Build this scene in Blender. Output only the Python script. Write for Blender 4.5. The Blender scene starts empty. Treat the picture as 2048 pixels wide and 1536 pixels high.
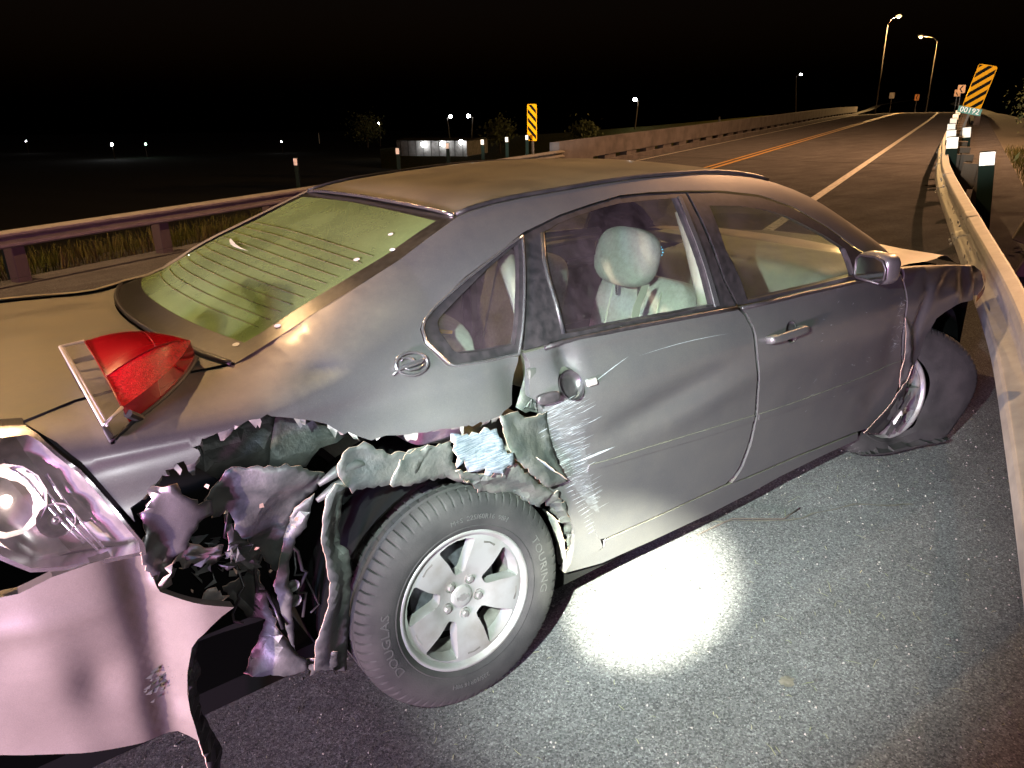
import bpy, math, random
from math import sin, cos, pi, radians, sqrt, atan2, exp
from mathutils import Vector, Matrix, noise
from mathutils.geometry import delaunay_2d_cdt
random.seed(7)
S = bpy.context.scene
COL = S.collection
# ------------------------------------------------------------------ camera
cam = bpy.data.cameras.new('camera'); cam_ob = bpy.data.objects.new('camera', cam); COL.objects.link(cam_ob)
cam.sensor_width = 36.0; cam.lens = 26.446; cam.clip_start = .05; cam.clip_end = 3000
_y, _p, _r = radians(52.787), radians(20.664), radians(-1.2)
_F = Vector((cos(_p)*cos(_y), cos(_p)*sin(_y), -sin(_p))); _R = Vector((sin(_y), -cos(_y), 0)); _U = _R.cross(_F)
_R2 = _R*cos(_r)+_U*sin(_r); _U2 = -_R*sin(_r)+_U*cos(_r)
_M = Matrix((( _R2.x,_U2.x,-_F.x,-.995),(_R2.y,_U2.y,-_F.y,-2.457),(_R2.z,_U2.z,-_F.z,1.698),(0,0,0,1)))
CPOS = Vector((-.995,-2.457,1.698)); cam_ob.matrix_world = _M; S.camera = cam_ob
# ------------------------------------------------------------------ night sky
W = bpy.data.worlds.new('World'); S.world = W; W.use_nodes = True
nt = W.node_tree; bg = nt.nodes['Background']
sky = nt.nodes.new('ShaderNodeTexSky'); sky.sky_type = 'NISHITA'; sky.sun_disc = False
sky.sun_elevation = radians(2); sky.sun_rotation = radians(200); sky.air_density = 1; sky.dust_density = 4
warm = nt.nodes.new('ShaderNodeMix'); warm.data_type = 'RGBA'; warm.blend_type = 'MULTIPLY'; warm.inputs[0].default_value = 1
warm.inputs[7].default_value = (1.0, .62, .75, 1)
nt.links.new(sky.outputs[0], warm.inputs[6]); nt.links.new(warm.outputs[2], bg.inputs[0]); bg.inputs[1].default_value = .0028
# ------------------------------------------------------------------ the moon, hardly anything
def light(name, typ, loc, energy, color, **k):
    d = bpy.data.lights.new(name, typ); d.energy = energy; d.color = color
    for a, b in k.items(): setattr(d, a, b)
    o = bpy.data.objects.new(name, d); COL.objects.link(o); o.location = loc
    return o
def aim(o, to):
    o.rotation_euler = (Vector(to)-o.location).to_track_quat('-Z', 'Y').to_euler()
sun = light('sun', 'SUN', (0,0,30), .004, (1,.9,.8), angle=radians(.5)); sun.rotation_euler = (radians(50), 0, radians(200))
# patrol car's headlamp behind the wreck (low, pinkish white)
hl = light('headlight_beam', 'SPOT', (-6.0,-2.5,.72), 4200, (1.,.72,.57), spot_size=radians(44), spot_blend=.03, shadow_soft_size=.05)
aim(hl, (-6+10*cos(radians(26.8)), -2.5+10*sin(radians(26.8)), .5))
# grille strobes of the patrol car (red and blue)
lb = light('strobe_red', 'SPOT', (-6.3,-4.2,.72), 3000, (1.,.34,.80), spot_size=radians(110), spot_blend=.6, shadow_soft_size=.25); aim(lb, (1.5,-.5,.3))
lb2 = light('strobe_blue', 'SPOT', (-5.6,-3.1,.80), 3200, (.46,.58,1.), spot_size=radians(34), spot_blend=.6, shadow_soft_size=.2); aim(lb2, (-.2,-.8,1.0))
# unseen spots added to stand in for the retroreflection of signs and chevrons
hb = light('retro_spot_right', 'SPOT', (-4.5,-3.6,1.8), 17000, (1.,.93,.85), spot_size=radians(10), spot_blend=.7, shadow_soft_size=.08); aim(hb, (19.2,5.7,1.75))
hd_ = light('retro_spot_chevrons', 'SPOT', (-4.5,-3.6,1.8), 130000, (1.,.9,.8), spot_size=radians(2.0), spot_blend=.4, shadow_soft_size=.05); aim(hd_, CPOS+(_F+_R2*((1919-1024)/1504.5)-_U2*((182-768)/1504.5)).normalized()*80)
hc = light('retro_spot_far', 'SPOT', (-5.5,.4,1.8), 26000, (1.,.93,.85), spot_size=radians(7), spot_blend=.6, shadow_soft_size=.08); aim(hc, (11.6,13.1,1.35))
# torch held beside the camera: hot core and a wide spill
TL = Vector((-1.28,-2.12,1.86)); TA = (.81,-.895,0)
t1 = light('torch_core', 'SPOT', TL, 14000, (.95,1.,.82), spot_size=radians(13.6), spot_blend=1., shadow_soft_size=.02); aim(t1, TA)
t2 = light('torch_halo', 'SPOT', TL, 1200, (.84,1.,.86), spot_size=radians(44), spot_blend=1., shadow_soft_size=.02); aim(t2, (1.0,-.88,.05))
t3 = light('torch_spill', 'SPOT', TL, 1150, (.80,1.,.96), spot_size=radians(52), spot_blend=1., shadow_soft_size=.02); aim(t3, (.80,-.85,.48))
# unseen fill added beside the lens to brighten the cabin
fl = light('cabin_fill_spot', 'SPOT', CPOS+_R2*.03+_U2*.02, 48, (.96,.98,1.), spot_size=radians(95), spot_blend=.9, shadow_soft_size=.008); aim(fl, CPOS+_F)
# ------------------------------------------------------------------ exposure
S.view_settings.view_transform = 'Standard'; S.view_settings.look = 'None'; S.view_settings.exposure = 0; S.view_settings.gamma = 1
S.cycles.max_bounces = 6; S.cycles.transparent_max_bounces = 10; S.cycles.caustics_reflective = False; S.cycles.caustics_refractive = False
S.cycles.sample_clamp_indirect = 4
# ---- analytic skin of the sedan (metres; x forward from the rear axle, y left, z up) ----
def lerpt(t, xs, ys):
    if t <= xs[0]: return ys[0]
    for i in range(len(xs)-1):
        if t <= xs[i+1]:
            u = (t-xs[i])/(xs[i+1]-xs[i])
            # catmull-rom style smooth interpolation with finite-difference tangents
            h = xs[i+1]-xs[i]
            m0 = (ys[i+1]-ys[i-1])/(xs[i+1]-xs[i-1]) if i > 0 else (ys[1]-ys[0])/(xs[1]-xs[0])
            m1 = (ys[i+2]-ys[i])/(xs[i+2]-xs[i]) if i+2 < len(xs) else (ys[i+1]-ys[i])/h
            u2, u3 = u*u, u*u*u
            return (2*u3-3*u2+1)*ys[i]+(u3-2*u2+u)*h*m0+(3*u2-2*u3)*ys[i+1]+(u3-u2)*h*m1
    return ys[-1]
BELT_X = [-1.3,-.93,-.45,.3,1.2,2.1,2.6,3.6]
BELT_Z = [.985,1.0,1.005,1.0,.985,.945,.915,.83]       # where the lower body turns inward
BELT_W = [.74,.80,.845,.868,.872,.868,.855,.76]
TOP_X = [-1.3,-.95,-.45,-.1,.275,.7,1.16,1.6,2.0,2.4,2.62,3.6]
TOP_Z = [1.075,1.09,1.10,1.245,1.383,1.424,1.436,1.405,1.295,1.09,.97,.86]
TOP_W = [.60,.645,.585,.56,.545,.565,.58,.585,.62,.70,.745,.70]
LOW_Z = [.12,.22,.30,.45,.62,.76,.85,.93,1.0]
LOW_W = [.862,.880,.892,.902,.915,.925,.920,.903,.872]
TAP_X = [-1.35,-1.15,-.95,-.6,-.2,.4,1.4,2.4,2.9,3.3,3.6]
TAP_W = [-.20,-.115,-.06,-.02,-.003,0.,0.,-.005,-.02,-.07,-.2]
def belt(x): return lerpt(x,BELT_X,BELT_Z)
def side_w(x, z):
    """half-width of the undamaged body at station x, height z"""
    zb = belt(x)
    zz = z + (1.0-zb)          # the body is a little nose-down
    tp = lerpt(x,TAP_X,TAP_W)
    wb = lerpt(x,BELT_X,BELT_W) 
    if zz <= 1.0:
        w = lerpt(zz,LOW_Z,LOW_W)+tp
        # blend to belt width over the last 10 cm
        k = max(0.,(zz-.86)/.14); k = k*k
        return w*(1-k)+wb*k if wb < w or k == 0 else w
    zt = lerpt(x,TOP_X,TOP_Z); wt = lerpt(x,TOP_X,TOP_W)
    u = (z-zb)/max(.02,zt-zb)
    if u <= 1:
        g = u*.72+.28*u*u*u
        k = min(1.,max(0.,(.05-x)/.45))
        if k > 0: g = g*(1-k)+(1-(1-u*u)**.62)*k
    else: g = 1+(u-1)*1.6
    return wb+(wt-wb)*g
# outlines of the sheet-metal panels as measured, (x, z) on the body side
PN = {
 'quarter': [(0.261,1.375),(0.151,1.331),(0.038,1.282),(-0.099,1.233),(-0.221,1.185),(-0.335,1.135),(-0.468,1.095),(-0.549,1.088),(-0.663,1.089),(-0.827,1.091),(-0.931,1.086),(-0.924,1.082),(-0.889,1.058),(-0.857,1.018),(-0.825,0.949),(-0.795,0.885),(-0.796,0.914),(-0.77,0.924),(-0.741,0.943),(-0.726,0.953),(-0.721,0.958),(-0.71,0.956),(-0.712,0.966),(-0.696,0.967),(-0.687,0.974),(-0.671,0.975),(-0.669,0.966),(-0.651,0.967),(-0.636,0.979),(-0.637,0.99),(-0.647,0.998),(-0.631,0.999),(-0.625,1.011),(-0.59,1.016),(-0.568,1.018),(-0.551,1.023),(-0.544,1.02),(-0.519,1.027),(-0.493,1.025),(-0.475,1.03),(-0.469,1.025),(-0.433,1.014),(-0.376,0.99),(-0.339,0.971),(-0.31,0.943),(-0.297,0.945),(-0.279,0.933),(-0.249,0.917),(-0.208,0.919),(-0.177,0.912),(-0.149,0.908),(-0.136,0.908),(-0.099,0.901),(-0.064,0.901),(-0.03,0.894),(0.025,0.888),(0.037,0.881),(0.065,0.887),(0.071,0.882),(0.101,0.884),(0.136,0.884),(0.153,0.891),(0.174,0.892),(0.193,0.895),(0.205,0.922),(0.222,0.949),(0.244,0.984),(0.256,1.015),(0.255,1.012),(0.182,1.02),(0.1,1.023),(0.041,1.027),(0.021,1.036),(-0.021,1.095),(-0.015,1.129),(0.006,1.146),(0.185,1.23),(0.42,1.315),(0.442,1.322),(0.6,1.356),(0.737,1.375),(0.88,1.391),(1.019,1.39),(1.197,1.381),(1.382,1.367),(1.62,1.331),(1.816,1.269),(2.007,1.172),(2.145,1.081),(2.316,1.004),(2.467,0.96)],
 'quarter_window': [(0.4,1.294),(0.351,1.277),(0.25,1.236),(0.131,1.18),(0.057,1.144),(0.045,1.133),(0.04,1.113),(0.058,1.063),(0.076,1.054),(0.162,1.047),(0.255,1.043)],
 'quarter_trim': [(0.425,1.312),(0.36,1.291),(0.184,1.225),(0.059,1.171),(0.01,1.146),(-0.009,1.128),(-0.015,1.098),(0.027,1.039),(0.043,1.031),(0.15,1.024),(0.256,1.018)],
 'rear_door': [(0.276,1.018),(0.344,1.021),(0.424,1.023),(0.648,1.02),(0.876,1.008),(1.111,0.995),(1.222,0.988),(1.264,0.956),(1.284,0.909),(1.285,0.848),(1.296,0.77),(1.319,0.664),(1.337,0.574),(1.337,0.49),(1.328,0.427),(1.294,0.341),(1.264,0.309),(1.219,0.291),(1.069,0.293),(0.796,0.298),(0.579,0.305),(0.545,0.313),(0.467,0.467),(0.419,0.551),(0.388,0.602),(0.34,0.671),(0.321,0.725),(0.306,0.766),(0.302,0.827),(0.303,0.865),(0.29,0.878),(0.267,0.895),(0.276,0.934),(0.285,0.965),(0.285,0.993)],
 'rear_frame': [(0.437,1.313),(0.595,1.349),(0.731,1.368),(0.875,1.385),(1.013,1.384),(1.191,1.375),(1.19,1.334),(1.194,1.232),(1.201,1.085),(1.23,0.993),(1.114,1.001),(0.879,1.013),(0.651,1.025),(0.426,1.028),(0.347,1.026),(0.279,1.024),(0.34,1.15)],
 'rear_glass_side': [(0.502,1.311),(0.578,1.332),(0.662,1.346),(0.766,1.359),(0.859,1.367),(0.998,1.366),(1.135,1.362),(1.126,1.281),(1.123,1.132),(1.114,1.012),(0.884,1.023),(0.656,1.035),(0.433,1.042),(0.442,1.122),(0.45,1.196),(0.463,1.242)],
 'rear_glass_trim': [(1.142,1.366),(1.16,1.365),(1.148,1.279),(1.143,1.13),(1.141,1.01),(1.116,1.01),(1.123,1.132),(1.126,1.281)],
 'front_frame': [(1.204,1.374),(1.376,1.36),(1.612,1.324),(1.807,1.262),(1.998,1.166),(2.137,1.075),(2.307,0.998),(2.42,0.959),(2.415,0.938),(2.049,0.961),(1.637,0.978),(1.459,0.982),(1.306,0.989),(1.245,0.993),(1.212,1.084),(1.21,1.233),(1.205,1.33)],
 'front_glass': [(1.281,1.324),(1.451,1.307),(1.62,1.275),(1.728,1.244),(1.814,1.207),(1.942,1.149),(2.061,1.081),(2.065,1.037),(2.061,0.977),(1.814,0.984),(1.644,0.989),(1.344,0.999),(1.303,1.002),(1.298,1.074),(1.268,1.182)],
 'front_door': [(1.249,0.983),(1.456,0.976),(1.633,0.971),(2.043,0.954),(2.384,0.934),(2.442,0.923),(2.44,0.891),(2.435,0.84),(2.422,0.751),(2.441,0.64),(2.486,0.521),(2.53,0.391),(2.518,0.321),(2.474,0.266),(2.389,0.215),(2.307,0.212),(2.144,0.23),(1.734,0.257),(1.382,0.273),(1.265,0.279),(1.291,0.299),(1.321,0.332),(1.352,0.42),(1.358,0.484),(1.358,0.568),(1.339,0.659),(1.315,0.766),(1.303,0.844),(1.301,0.906),(1.282,0.956)],
 'fender': [(2.495,0.942),(2.622,0.929),(2.855,0.9),(3.11,0.864),(3.643,0.771),(3.723,0.727),(3.771,0.645),(3.726,0.591),(3.308,0.657),(3.014,0.69),(2.861,0.683),(2.767,0.669),(2.73,0.631),(2.72,0.61),(2.668,0.505),(2.62,0.401),(2.562,0.365),(2.538,0.455),(2.508,0.516),(2.467,0.635),(2.447,0.746),(2.457,0.837),(2.462,0.894)],
 'rocker': [(0.408,0.232),(0.585,0.192),(0.824,0.179),(1.179,0.166),(1.42,0.168),(1.633,0.178),(1.924,0.176),(2.249,0.165),(2.233,0.208),(1.74,0.243),(1.386,0.259),(1.222,0.278),(1.072,0.281),(0.798,0.287),(0.585,0.292),(0.574,0.261),(0.49,0.252)],
 'dogleg': [(0.298,0.601),(0.344,0.603),(0.407,0.593),(0.456,0.504),(0.512,0.401),(0.553,0.31),(0.572,0.269),(0.498,0.24),(0.407,0.236),(0.426,0.266),(0.435,0.328),(0.433,0.384),(0.411,0.454),(0.371,0.529)],
 'scratch_patch': [(0.303,0.868),(0.358,0.865),(0.41,0.861),(0.443,0.844),(0.465,0.815),(0.471,0.775),(0.453,0.751),(0.456,0.71),(0.473,0.6),(0.535,0.423),(0.493,0.456),(0.393,0.601),(0.34,0.681),(0.31,0.759)],
 'moulding': [(0.476,0.622),(0.47,0.603),(0.756,0.578),(1.02,0.552),(1.337,0.529),(1.336,0.555),(1.014,0.582),(0.752,0.604)],
 'moulding_front': [(1.37,0.524),(1.365,0.551),(1.647,0.535),(2.03,0.522),(2.485,0.513),(2.493,0.486),(2.043,0.49),(1.657,0.505)],
 'tail_lens': [(-1.023,1.087),(-0.972,1.087),(-0.932,1.085),(-0.915,1.073),(-0.863,1.006),(-0.827,0.932),(-0.788,0.837),(-0.79,0.813),(-0.874,0.819),(-0.944,0.827),(-0.993,0.839),(-1.034,0.876),(-1.072,0.916)],
 'emblem': [(-0.088,1.062)],
 'handle_front': [(1.353,0.852),(1.613,0.849),(1.51,0.844),(1.722,0.858)],
 'handle_rear': [(0.409,0.904),(0.287,0.895),(0.361,0.915),(0.463,0.922),(0.506,0.891),(0.44,1.011),(0.332,0.876)],
 'crease': [(-0.306,1.087),(-0.475,1.092),(-0.207,1.014),(0.436,1.013),(1.142,0.786),(0.406,0.698),(-0.283,0.983),(0.182,0.967)],
 'filler': [(1.445,0.849)],
}
# torn and crushed sheets, (x, y, z)
FL = {
 'flap_tail': [(-0.741,-0.852,0.943),(-0.724,-0.877,0.939),(-0.705,-0.875,0.945),(-0.68,-0.878,0.908),(-0.654,-0.871,0.879),(-0.628,-0.866,0.867),(-0.644,-0.868,0.843),(-0.688,-0.877,0.816),(-0.72,-0.875,0.775),(-0.737,-0.863,0.759),(-0.738,-0.85,0.712),(-0.781,-0.867,0.72),(-0.793,-0.887,0.769),(-0.797,-0.895,0.818),(-0.781,-0.885,0.84),(-0.785,-0.87,0.872),(-0.785,-0.866,0.887),(-0.773,-0.87,0.905),(-0.751,-0.858,0.933)],
 'lining_dark': [(-0.603,-0.7,0.952),(-0.423,-0.697,0.977),(-0.411,-0.703,0.966),(-0.436,-0.733,0.913),(-0.463,-0.748,0.859),(-0.56,-0.74,0.871),(-0.586,-0.74,0.861),(-0.629,-0.724,0.906)],
 'lining_grey': [(-0.423,-0.729,0.973),(-0.373,-0.735,0.966),(-0.334,-0.748,0.948),(-0.259,-0.776,0.895),(-0.291,-0.78,0.882),(-0.338,-0.779,0.881),(-0.364,-0.782,0.862),(-0.381,-0.783,0.844),(-0.47,-0.776,0.87),(-0.455,-0.761,0.915)],
 'void_lower': [(-0.725,-0.522,0.589),(-0.468,-0.533,0.486),(-0.389,-0.518,0.262),(-0.356,-0.495,0.001),(-0.563,-0.485,0.069),(-0.683,-0.475,0.09),(-0.718,-0.506,0.356),(-0.746,-0.513,0.508)],
 'crushed_panel': [(-0.643,-0.844,0.871),(-0.586,-0.846,0.927),(-0.549,-0.851,0.923),(-0.514,-0.865,0.921),(-0.468,-0.88,0.916),(-0.443,-0.886,0.906),(-0.404,-0.877,0.879),(-0.365,-0.863,0.853),(-0.363,-0.837,0.813),(-0.384,-0.817,0.786),(-0.428,-0.815,0.757),(-0.456,-0.799,0.692),(-0.463,-0.786,0.653),(-0.49,-0.779,0.579),(-0.515,-0.791,0.627),(-0.542,-0.804,0.685),(-0.581,-0.826,0.756),(-0.601,-0.833,0.822),(-0.631,-0.832,0.808)],
 'crushed_lower': [(-0.597,-0.814,0.812),(-0.572,-0.806,0.746),(-0.535,-0.804,0.676),(-0.506,-0.782,0.634),(-0.548,-0.799,0.635),(-0.578,-0.818,0.644),(-0.61,-0.831,0.707),(-0.611,-0.823,0.741),(-0.597,-0.805,0.769)],
 'brace_strip': [(-0.419,-0.846,0.787),(-0.393,-0.856,0.803),(-0.422,-0.843,0.714),(-0.447,-0.829,0.683),(-0.465,-0.813,0.617),(-0.479,-0.818,0.559),(-0.473,-0.825,0.524),(-0.48,-0.821,0.478),(-0.483,-0.812,0.337),(-0.495,-0.813,0.367),(-0.503,-0.81,0.471),(-0.516,-0.817,0.572),(-0.5,-0.809,0.595),(-0.473,-0.818,0.688),(-0.456,-0.822,0.732),(-0.443,-0.834,0.767)],
 'liner_strip': [(-0.361,-0.914,0.845),(-0.331,-0.907,0.82),(-0.337,-0.889,0.79),(-0.347,-0.864,0.695),(-0.345,-0.86,0.641),(-0.328,-0.868,0.618),(-0.324,-0.851,0.524),(-0.346,-0.821,0.272),(-0.351,-0.81,0.205),(-0.453,-0.849,0.289),(-0.446,-0.866,0.375),(-0.409,-0.885,0.481),(-0.398,-0.892,0.563),(-0.413,-0.914,0.72),(-0.393,-0.916,0.808)],
 'liner_foot': [(-0.458,-0.81,0.299),(-0.425,-0.833,0.31),(-0.382,-0.855,0.32),(-0.39,-0.848,0.261),(-0.418,-0.826,0.256),(-0.449,-0.801,0.238)],
 'arch_sheet': [(-0.344,-0.894,0.851),(-0.333,-0.886,0.891),(-0.304,-0.88,0.908),(-0.262,-0.881,0.909),(-0.231,-0.89,0.887),(-0.197,-0.896,0.865),(-0.159,-0.897,0.859),(-0.108,-0.897,0.863),(-0.084,-0.909,0.855),(-0.142,-0.913,0.801),(-0.169,-0.903,0.769),(-0.208,-0.902,0.78),(-0.246,-0.901,0.792),(-0.316,-0.899,0.797)],
 'arch_lip': [(-0.164,-0.907,0.858),(-0.094,-0.908,0.858),(-0.027,-0.909,0.855),(-0.027,-0.913,0.809),(-0.012,-0.914,0.761),(0.035,-0.901,0.699),(0.01,-0.892,0.713),(-0.042,-0.894,0.744),(-0.089,-0.904,0.76),(-0.157,-0.913,0.769),(-0.22,-0.922,0.786),(-0.222,-0.921,0.8),(-0.193,-0.919,0.839)],
 'scraped_sheet': [(-0.035,-0.924,0.882),(0.013,-0.928,0.865),(0.063,-0.928,0.864),(0.11,-0.928,0.865),(0.12,-0.937,0.834),(0.125,-0.945,0.795),(0.153,-0.955,0.752),(0.117,-0.955,0.75),(0.112,-0.953,0.724),(0.079,-0.954,0.742),(0.062,-0.954,0.738),(0.049,-0.945,0.757),(0.025,-0.945,0.769),(0.003,-0.935,0.764),(-0.005,-0.944,0.809),(-0.039,-0.954,0.792),(-0.034,-0.941,0.835)],
 'fold_sheet': [(0.136,-0.914,0.883),(0.204,-0.906,0.875),(0.226,-0.91,0.848),(0.313,-0.901,0.84),(0.332,-0.903,0.716),(0.356,-0.908,0.656),(0.388,-0.913,0.595),(0.29,-0.924,0.611),(0.158,-0.935,0.759),(0.14,-0.923,0.823)],
 'fold_ridge': [(0.235,-0.924,0.737),(0.274,-0.937,0.704),(0.312,-0.939,0.663),(0.378,-0.924,0.603),(0.343,-0.916,0.634),(0.282,-0.92,0.685)],
 'arch_front': [(-0.023,-0.924,0.768),(0.046,-0.914,0.741),(0.089,-0.922,0.715),(0.168,-0.934,0.734),(0.293,-0.914,0.608),(0.336,-0.911,0.569),(0.282,-0.898,0.532),(0.237,-0.891,0.573),(0.196,-0.874,0.602),(0.071,-0.887,0.655),(0.023,-0.902,0.71)],
 'dogleg_torn': [(0.302,-0.891,0.572),(0.339,-0.911,0.573),(0.384,-0.906,0.505),(0.431,-0.889,0.394),(0.429,-0.87,0.283),(0.406,-0.869,0.408),(0.358,-0.864,0.476)],
 'arch_strip': [(0.351,-0.854,0.474),(0.381,-0.871,0.438),(0.413,-0.866,0.35),(0.432,-0.855,0.246),(0.421,-0.837,0.203),(0.415,-0.833,0.235),(0.4,-0.836,0.354)],
 'lower_sheet': [(-0.579,-0.753,0.576),(-0.539,-0.779,0.618),(-0.535,-0.794,0.558),(-0.528,-0.8,0.496),(-0.514,-0.805,0.417),(-0.48,-0.812,0.335),(-0.459,-0.821,0.304),(-0.459,-0.828,0.279),(-0.513,-0.814,0.276),(-0.618,-0.782,0.323),(-0.587,-0.757,0.353),(-0.56,-0.761,0.391),(-0.536,-0.765,0.442),(-0.575,-0.745,0.464),(-0.605,-0.726,0.518),(-0.617,-0.729,0.559)],
 'inner_shreds': [(-0.698,-0.847,0.798),(-0.684,-0.848,0.771),(-0.633,-0.841,0.738),(-0.616,-0.82,0.701),(-0.631,-0.807,0.682),(-0.693,-0.814,0.702),(-0.725,-0.832,0.721),(-0.721,-0.845,0.762)],
 'inner_shreds2': [(-0.732,-0.874,0.768),(-0.742,-0.861,0.731),(-0.743,-0.859,0.703),(-0.768,-0.866,0.693),(-0.773,-0.878,0.722),(-0.757,-0.891,0.749),(-0.747,-0.882,0.766)],
 'bumper_tip': [(-0.698,-0.89,0.665),(-0.679,-0.893,0.674),(-0.662,-0.893,0.662),(-0.643,-0.882,0.63),(-0.666,-0.868,0.607),(-0.687,-0.888,0.624)],
 'bumper_side': [(-1.121,-0.818,0.807),(-1.051,-0.841,0.803),(-1.022,-0.849,0.803),(-0.96,-0.861,0.822),(-0.892,-0.872,0.829),(-0.789,-0.886,0.82),(-0.788,-0.888,0.769),(-0.782,-0.887,0.722),(-0.778,-0.886,0.707),(-0.725,-0.889,0.679),(-0.646,-0.892,0.637),(-0.674,-0.889,0.623),(-0.699,-0.885,0.604),(-0.729,-0.88,0.573),(-0.742,-0.877,0.549),(-0.758,-0.87,0.475),(-0.766,-0.864,0.405),(-0.768,-0.861,0.352),(-0.763,-0.854,0.275),(-0.761,-0.851,0.252),(-0.799,-0.852,0.289),(-0.852,-0.848,0.312),(-0.921,-0.84,0.334),(-1.016,-0.823,0.368),(-1.09,-0.804,0.395),(-1.132,-0.791,0.413),(-1.203,-0.767,0.445)],
 'bumper_edge': [(-0.646,-0.892,0.637),(-0.678,-0.845,0.575),(-0.708,-0.829,0.53),(-0.722,-0.823,0.469),(-0.719,-0.819,0.408),(-0.733,-0.817,0.388),(-0.733,-0.798,0.284),(-0.699,-0.774,0.118),(-0.715,-0.782,0.065),(-0.75,-0.83,0.13),(-0.761,-0.85,0.25),(-0.768,-0.861,0.352),(-0.76,-0.868,0.455),(-0.742,-0.877,0.549),(-0.703,-0.885,0.601)],
 'torn_liner': [(2.557,-0.934,0.485),(2.555,-0.93,0.438),(2.538,-0.926,0.381),(2.549,-0.921,0.303),(2.505,-0.919,0.26),(2.463,-0.912,0.194),(2.382,-0.908,0.167),(2.212,-0.918,0.226),(2.283,-0.919,0.247),(2.362,-0.922,0.286),(2.427,-0.923,0.322),(2.474,-0.926,0.371),(2.534,-0.929,0.417)],
 'fender_tail': [(2.427,-0.923,0.737),(2.478,-0.929,0.673),(2.53,-0.926,0.573),(2.595,-0.917,0.472),(2.592,-0.907,0.396),(2.538,-0.899,0.36),(2.502,-0.911,0.524)],
 'door_edge_gap': [(0.298,-0.817,1.002),(0.325,-0.825,0.971),(0.297,-0.865,0.879),(0.314,-0.87,0.848),(0.258,-0.871,0.845),(0.224,-0.867,0.871),(0.268,-0.846,0.927),(0.289,-0.834,0.95)],
}
# ================================================================== helpers
def _n(t, kind, **k):
    n = t.nodes.new('ShaderNode'+kind)
    for a, b in k.items(): setattr(n, a, b)
    return n
def ramp(t, src, stops):
    r = _n(t, 'ValToRGB'); e = r.color_ramp.elements
    while len(e) < len(stops): e.new(.5)
    for i, (p, c) in enumerate(stops):
        e[i].position = p; e[i].color = (c if isinstance(c, tuple) else (c,c,c))+(1,)
    t.links.new(src, r.inputs[0]); return r.outputs[0]
def nz(t, scale, detail=4, rough=.55, vec=None, stretch=None, dist=0):
    n = _n(t, 'TexNoise'); n.inputs['Scale'].default_value = scale; n.inputs['Detail'].default_value = detail
    n.inputs['Roughness'].default_value = rough; n.inputs['Distortion'].default_value = dist
    tc = _n(t, 'TexCoord'); src = tc.outputs['Object']
    if stretch:
        mp = _n(t, 'Mapping'); mp.inputs['Scale'].default_value = stretch[0:3]
        if len(stretch) > 3: mp.inputs['Rotation'].default_value = stretch[3]
        t.links.new(src, mp.inputs[0]); src = mp.outputs[0]
    t.links.new(src, n.inputs['Vector']); return n.outputs[0]
def mixc(t, fac, a, b, mode='MIX'):
    m = _n(t, 'Mix', data_type='RGBA', blend_type=mode)
    for i, v in ((0, fac), (6, a), (7, b)):
        if hasattr(v, 'default_value') or hasattr(v, 'is_linked'): t.links.new(v, m.inputs[i])
        elif i == 0: m.inputs[0].default_value = v
        else: m.inputs[i].default_value = tuple(v)+(1,)
    return m.outputs[2]
def math_(t, op, a, b=0.):
    m = _n(t, 'Math', operation=op)
    for i, v in ((0, a), (1, b)):
        if hasattr(v, 'is_linked'): t.links.new(v, m.inputs[i])
        else: m.inputs[i].default_value = v
    return m.outputs[0]
def newmat(name):
    m = bpy.data.materials.new(name); m.use_nodes = True
    return m, m.node_tree, m.node_tree.nodes['Principled BSDF']
def simple(name, c, rough=.5, metal=0., c2=None, ns=6., lo=.35, hi=.65, bump=0., bs=40., rvar=0., coat=0., spec=.5, stretch=None, det=5):
    m, t, p = newmat(name)
    p.inputs['Base Color'].default_value = tuple(c)+(1,); p.inputs['Roughness'].default_value = rough
    p.inputs['Metallic'].default_value = metal; p.inputs['Coat Weight'].default_value = coat
    p.inputs['Specular IOR Level'].default_value = spec
    if c2 is not None:
        f = ramp(t, nz(t, ns, det, stretch=stretch), [(lo, 0.), (hi, 1.)])
        t.links.new(mixc(t, f, c, c2), p.inputs['Base Color'])
        if rvar: t.links.new(math_(t, 'ADD', math_(t, 'MULTIPLY', f, rvar), rough), p.inputs['Roughness'])
    if bump:
        b = _n(t, 'Bump'); b.inputs['Strength'].default_value = bump; b.inputs['Distance'].default_value = .01
        t.links.new(nz(t, bs, 5), b.inputs['Height']); t.links.new(b.outputs[0], p.inputs['Normal'])
    return m
def emit(name, c, s):
    m, t, p = newmat(name); p.inputs['Base Color'].default_value = (0,0,0,1)
    p.inputs['Emission Color'].default_value = tuple(c)+(1,); p.inputs['Emission Strength'].default_value = s
    return m
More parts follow.
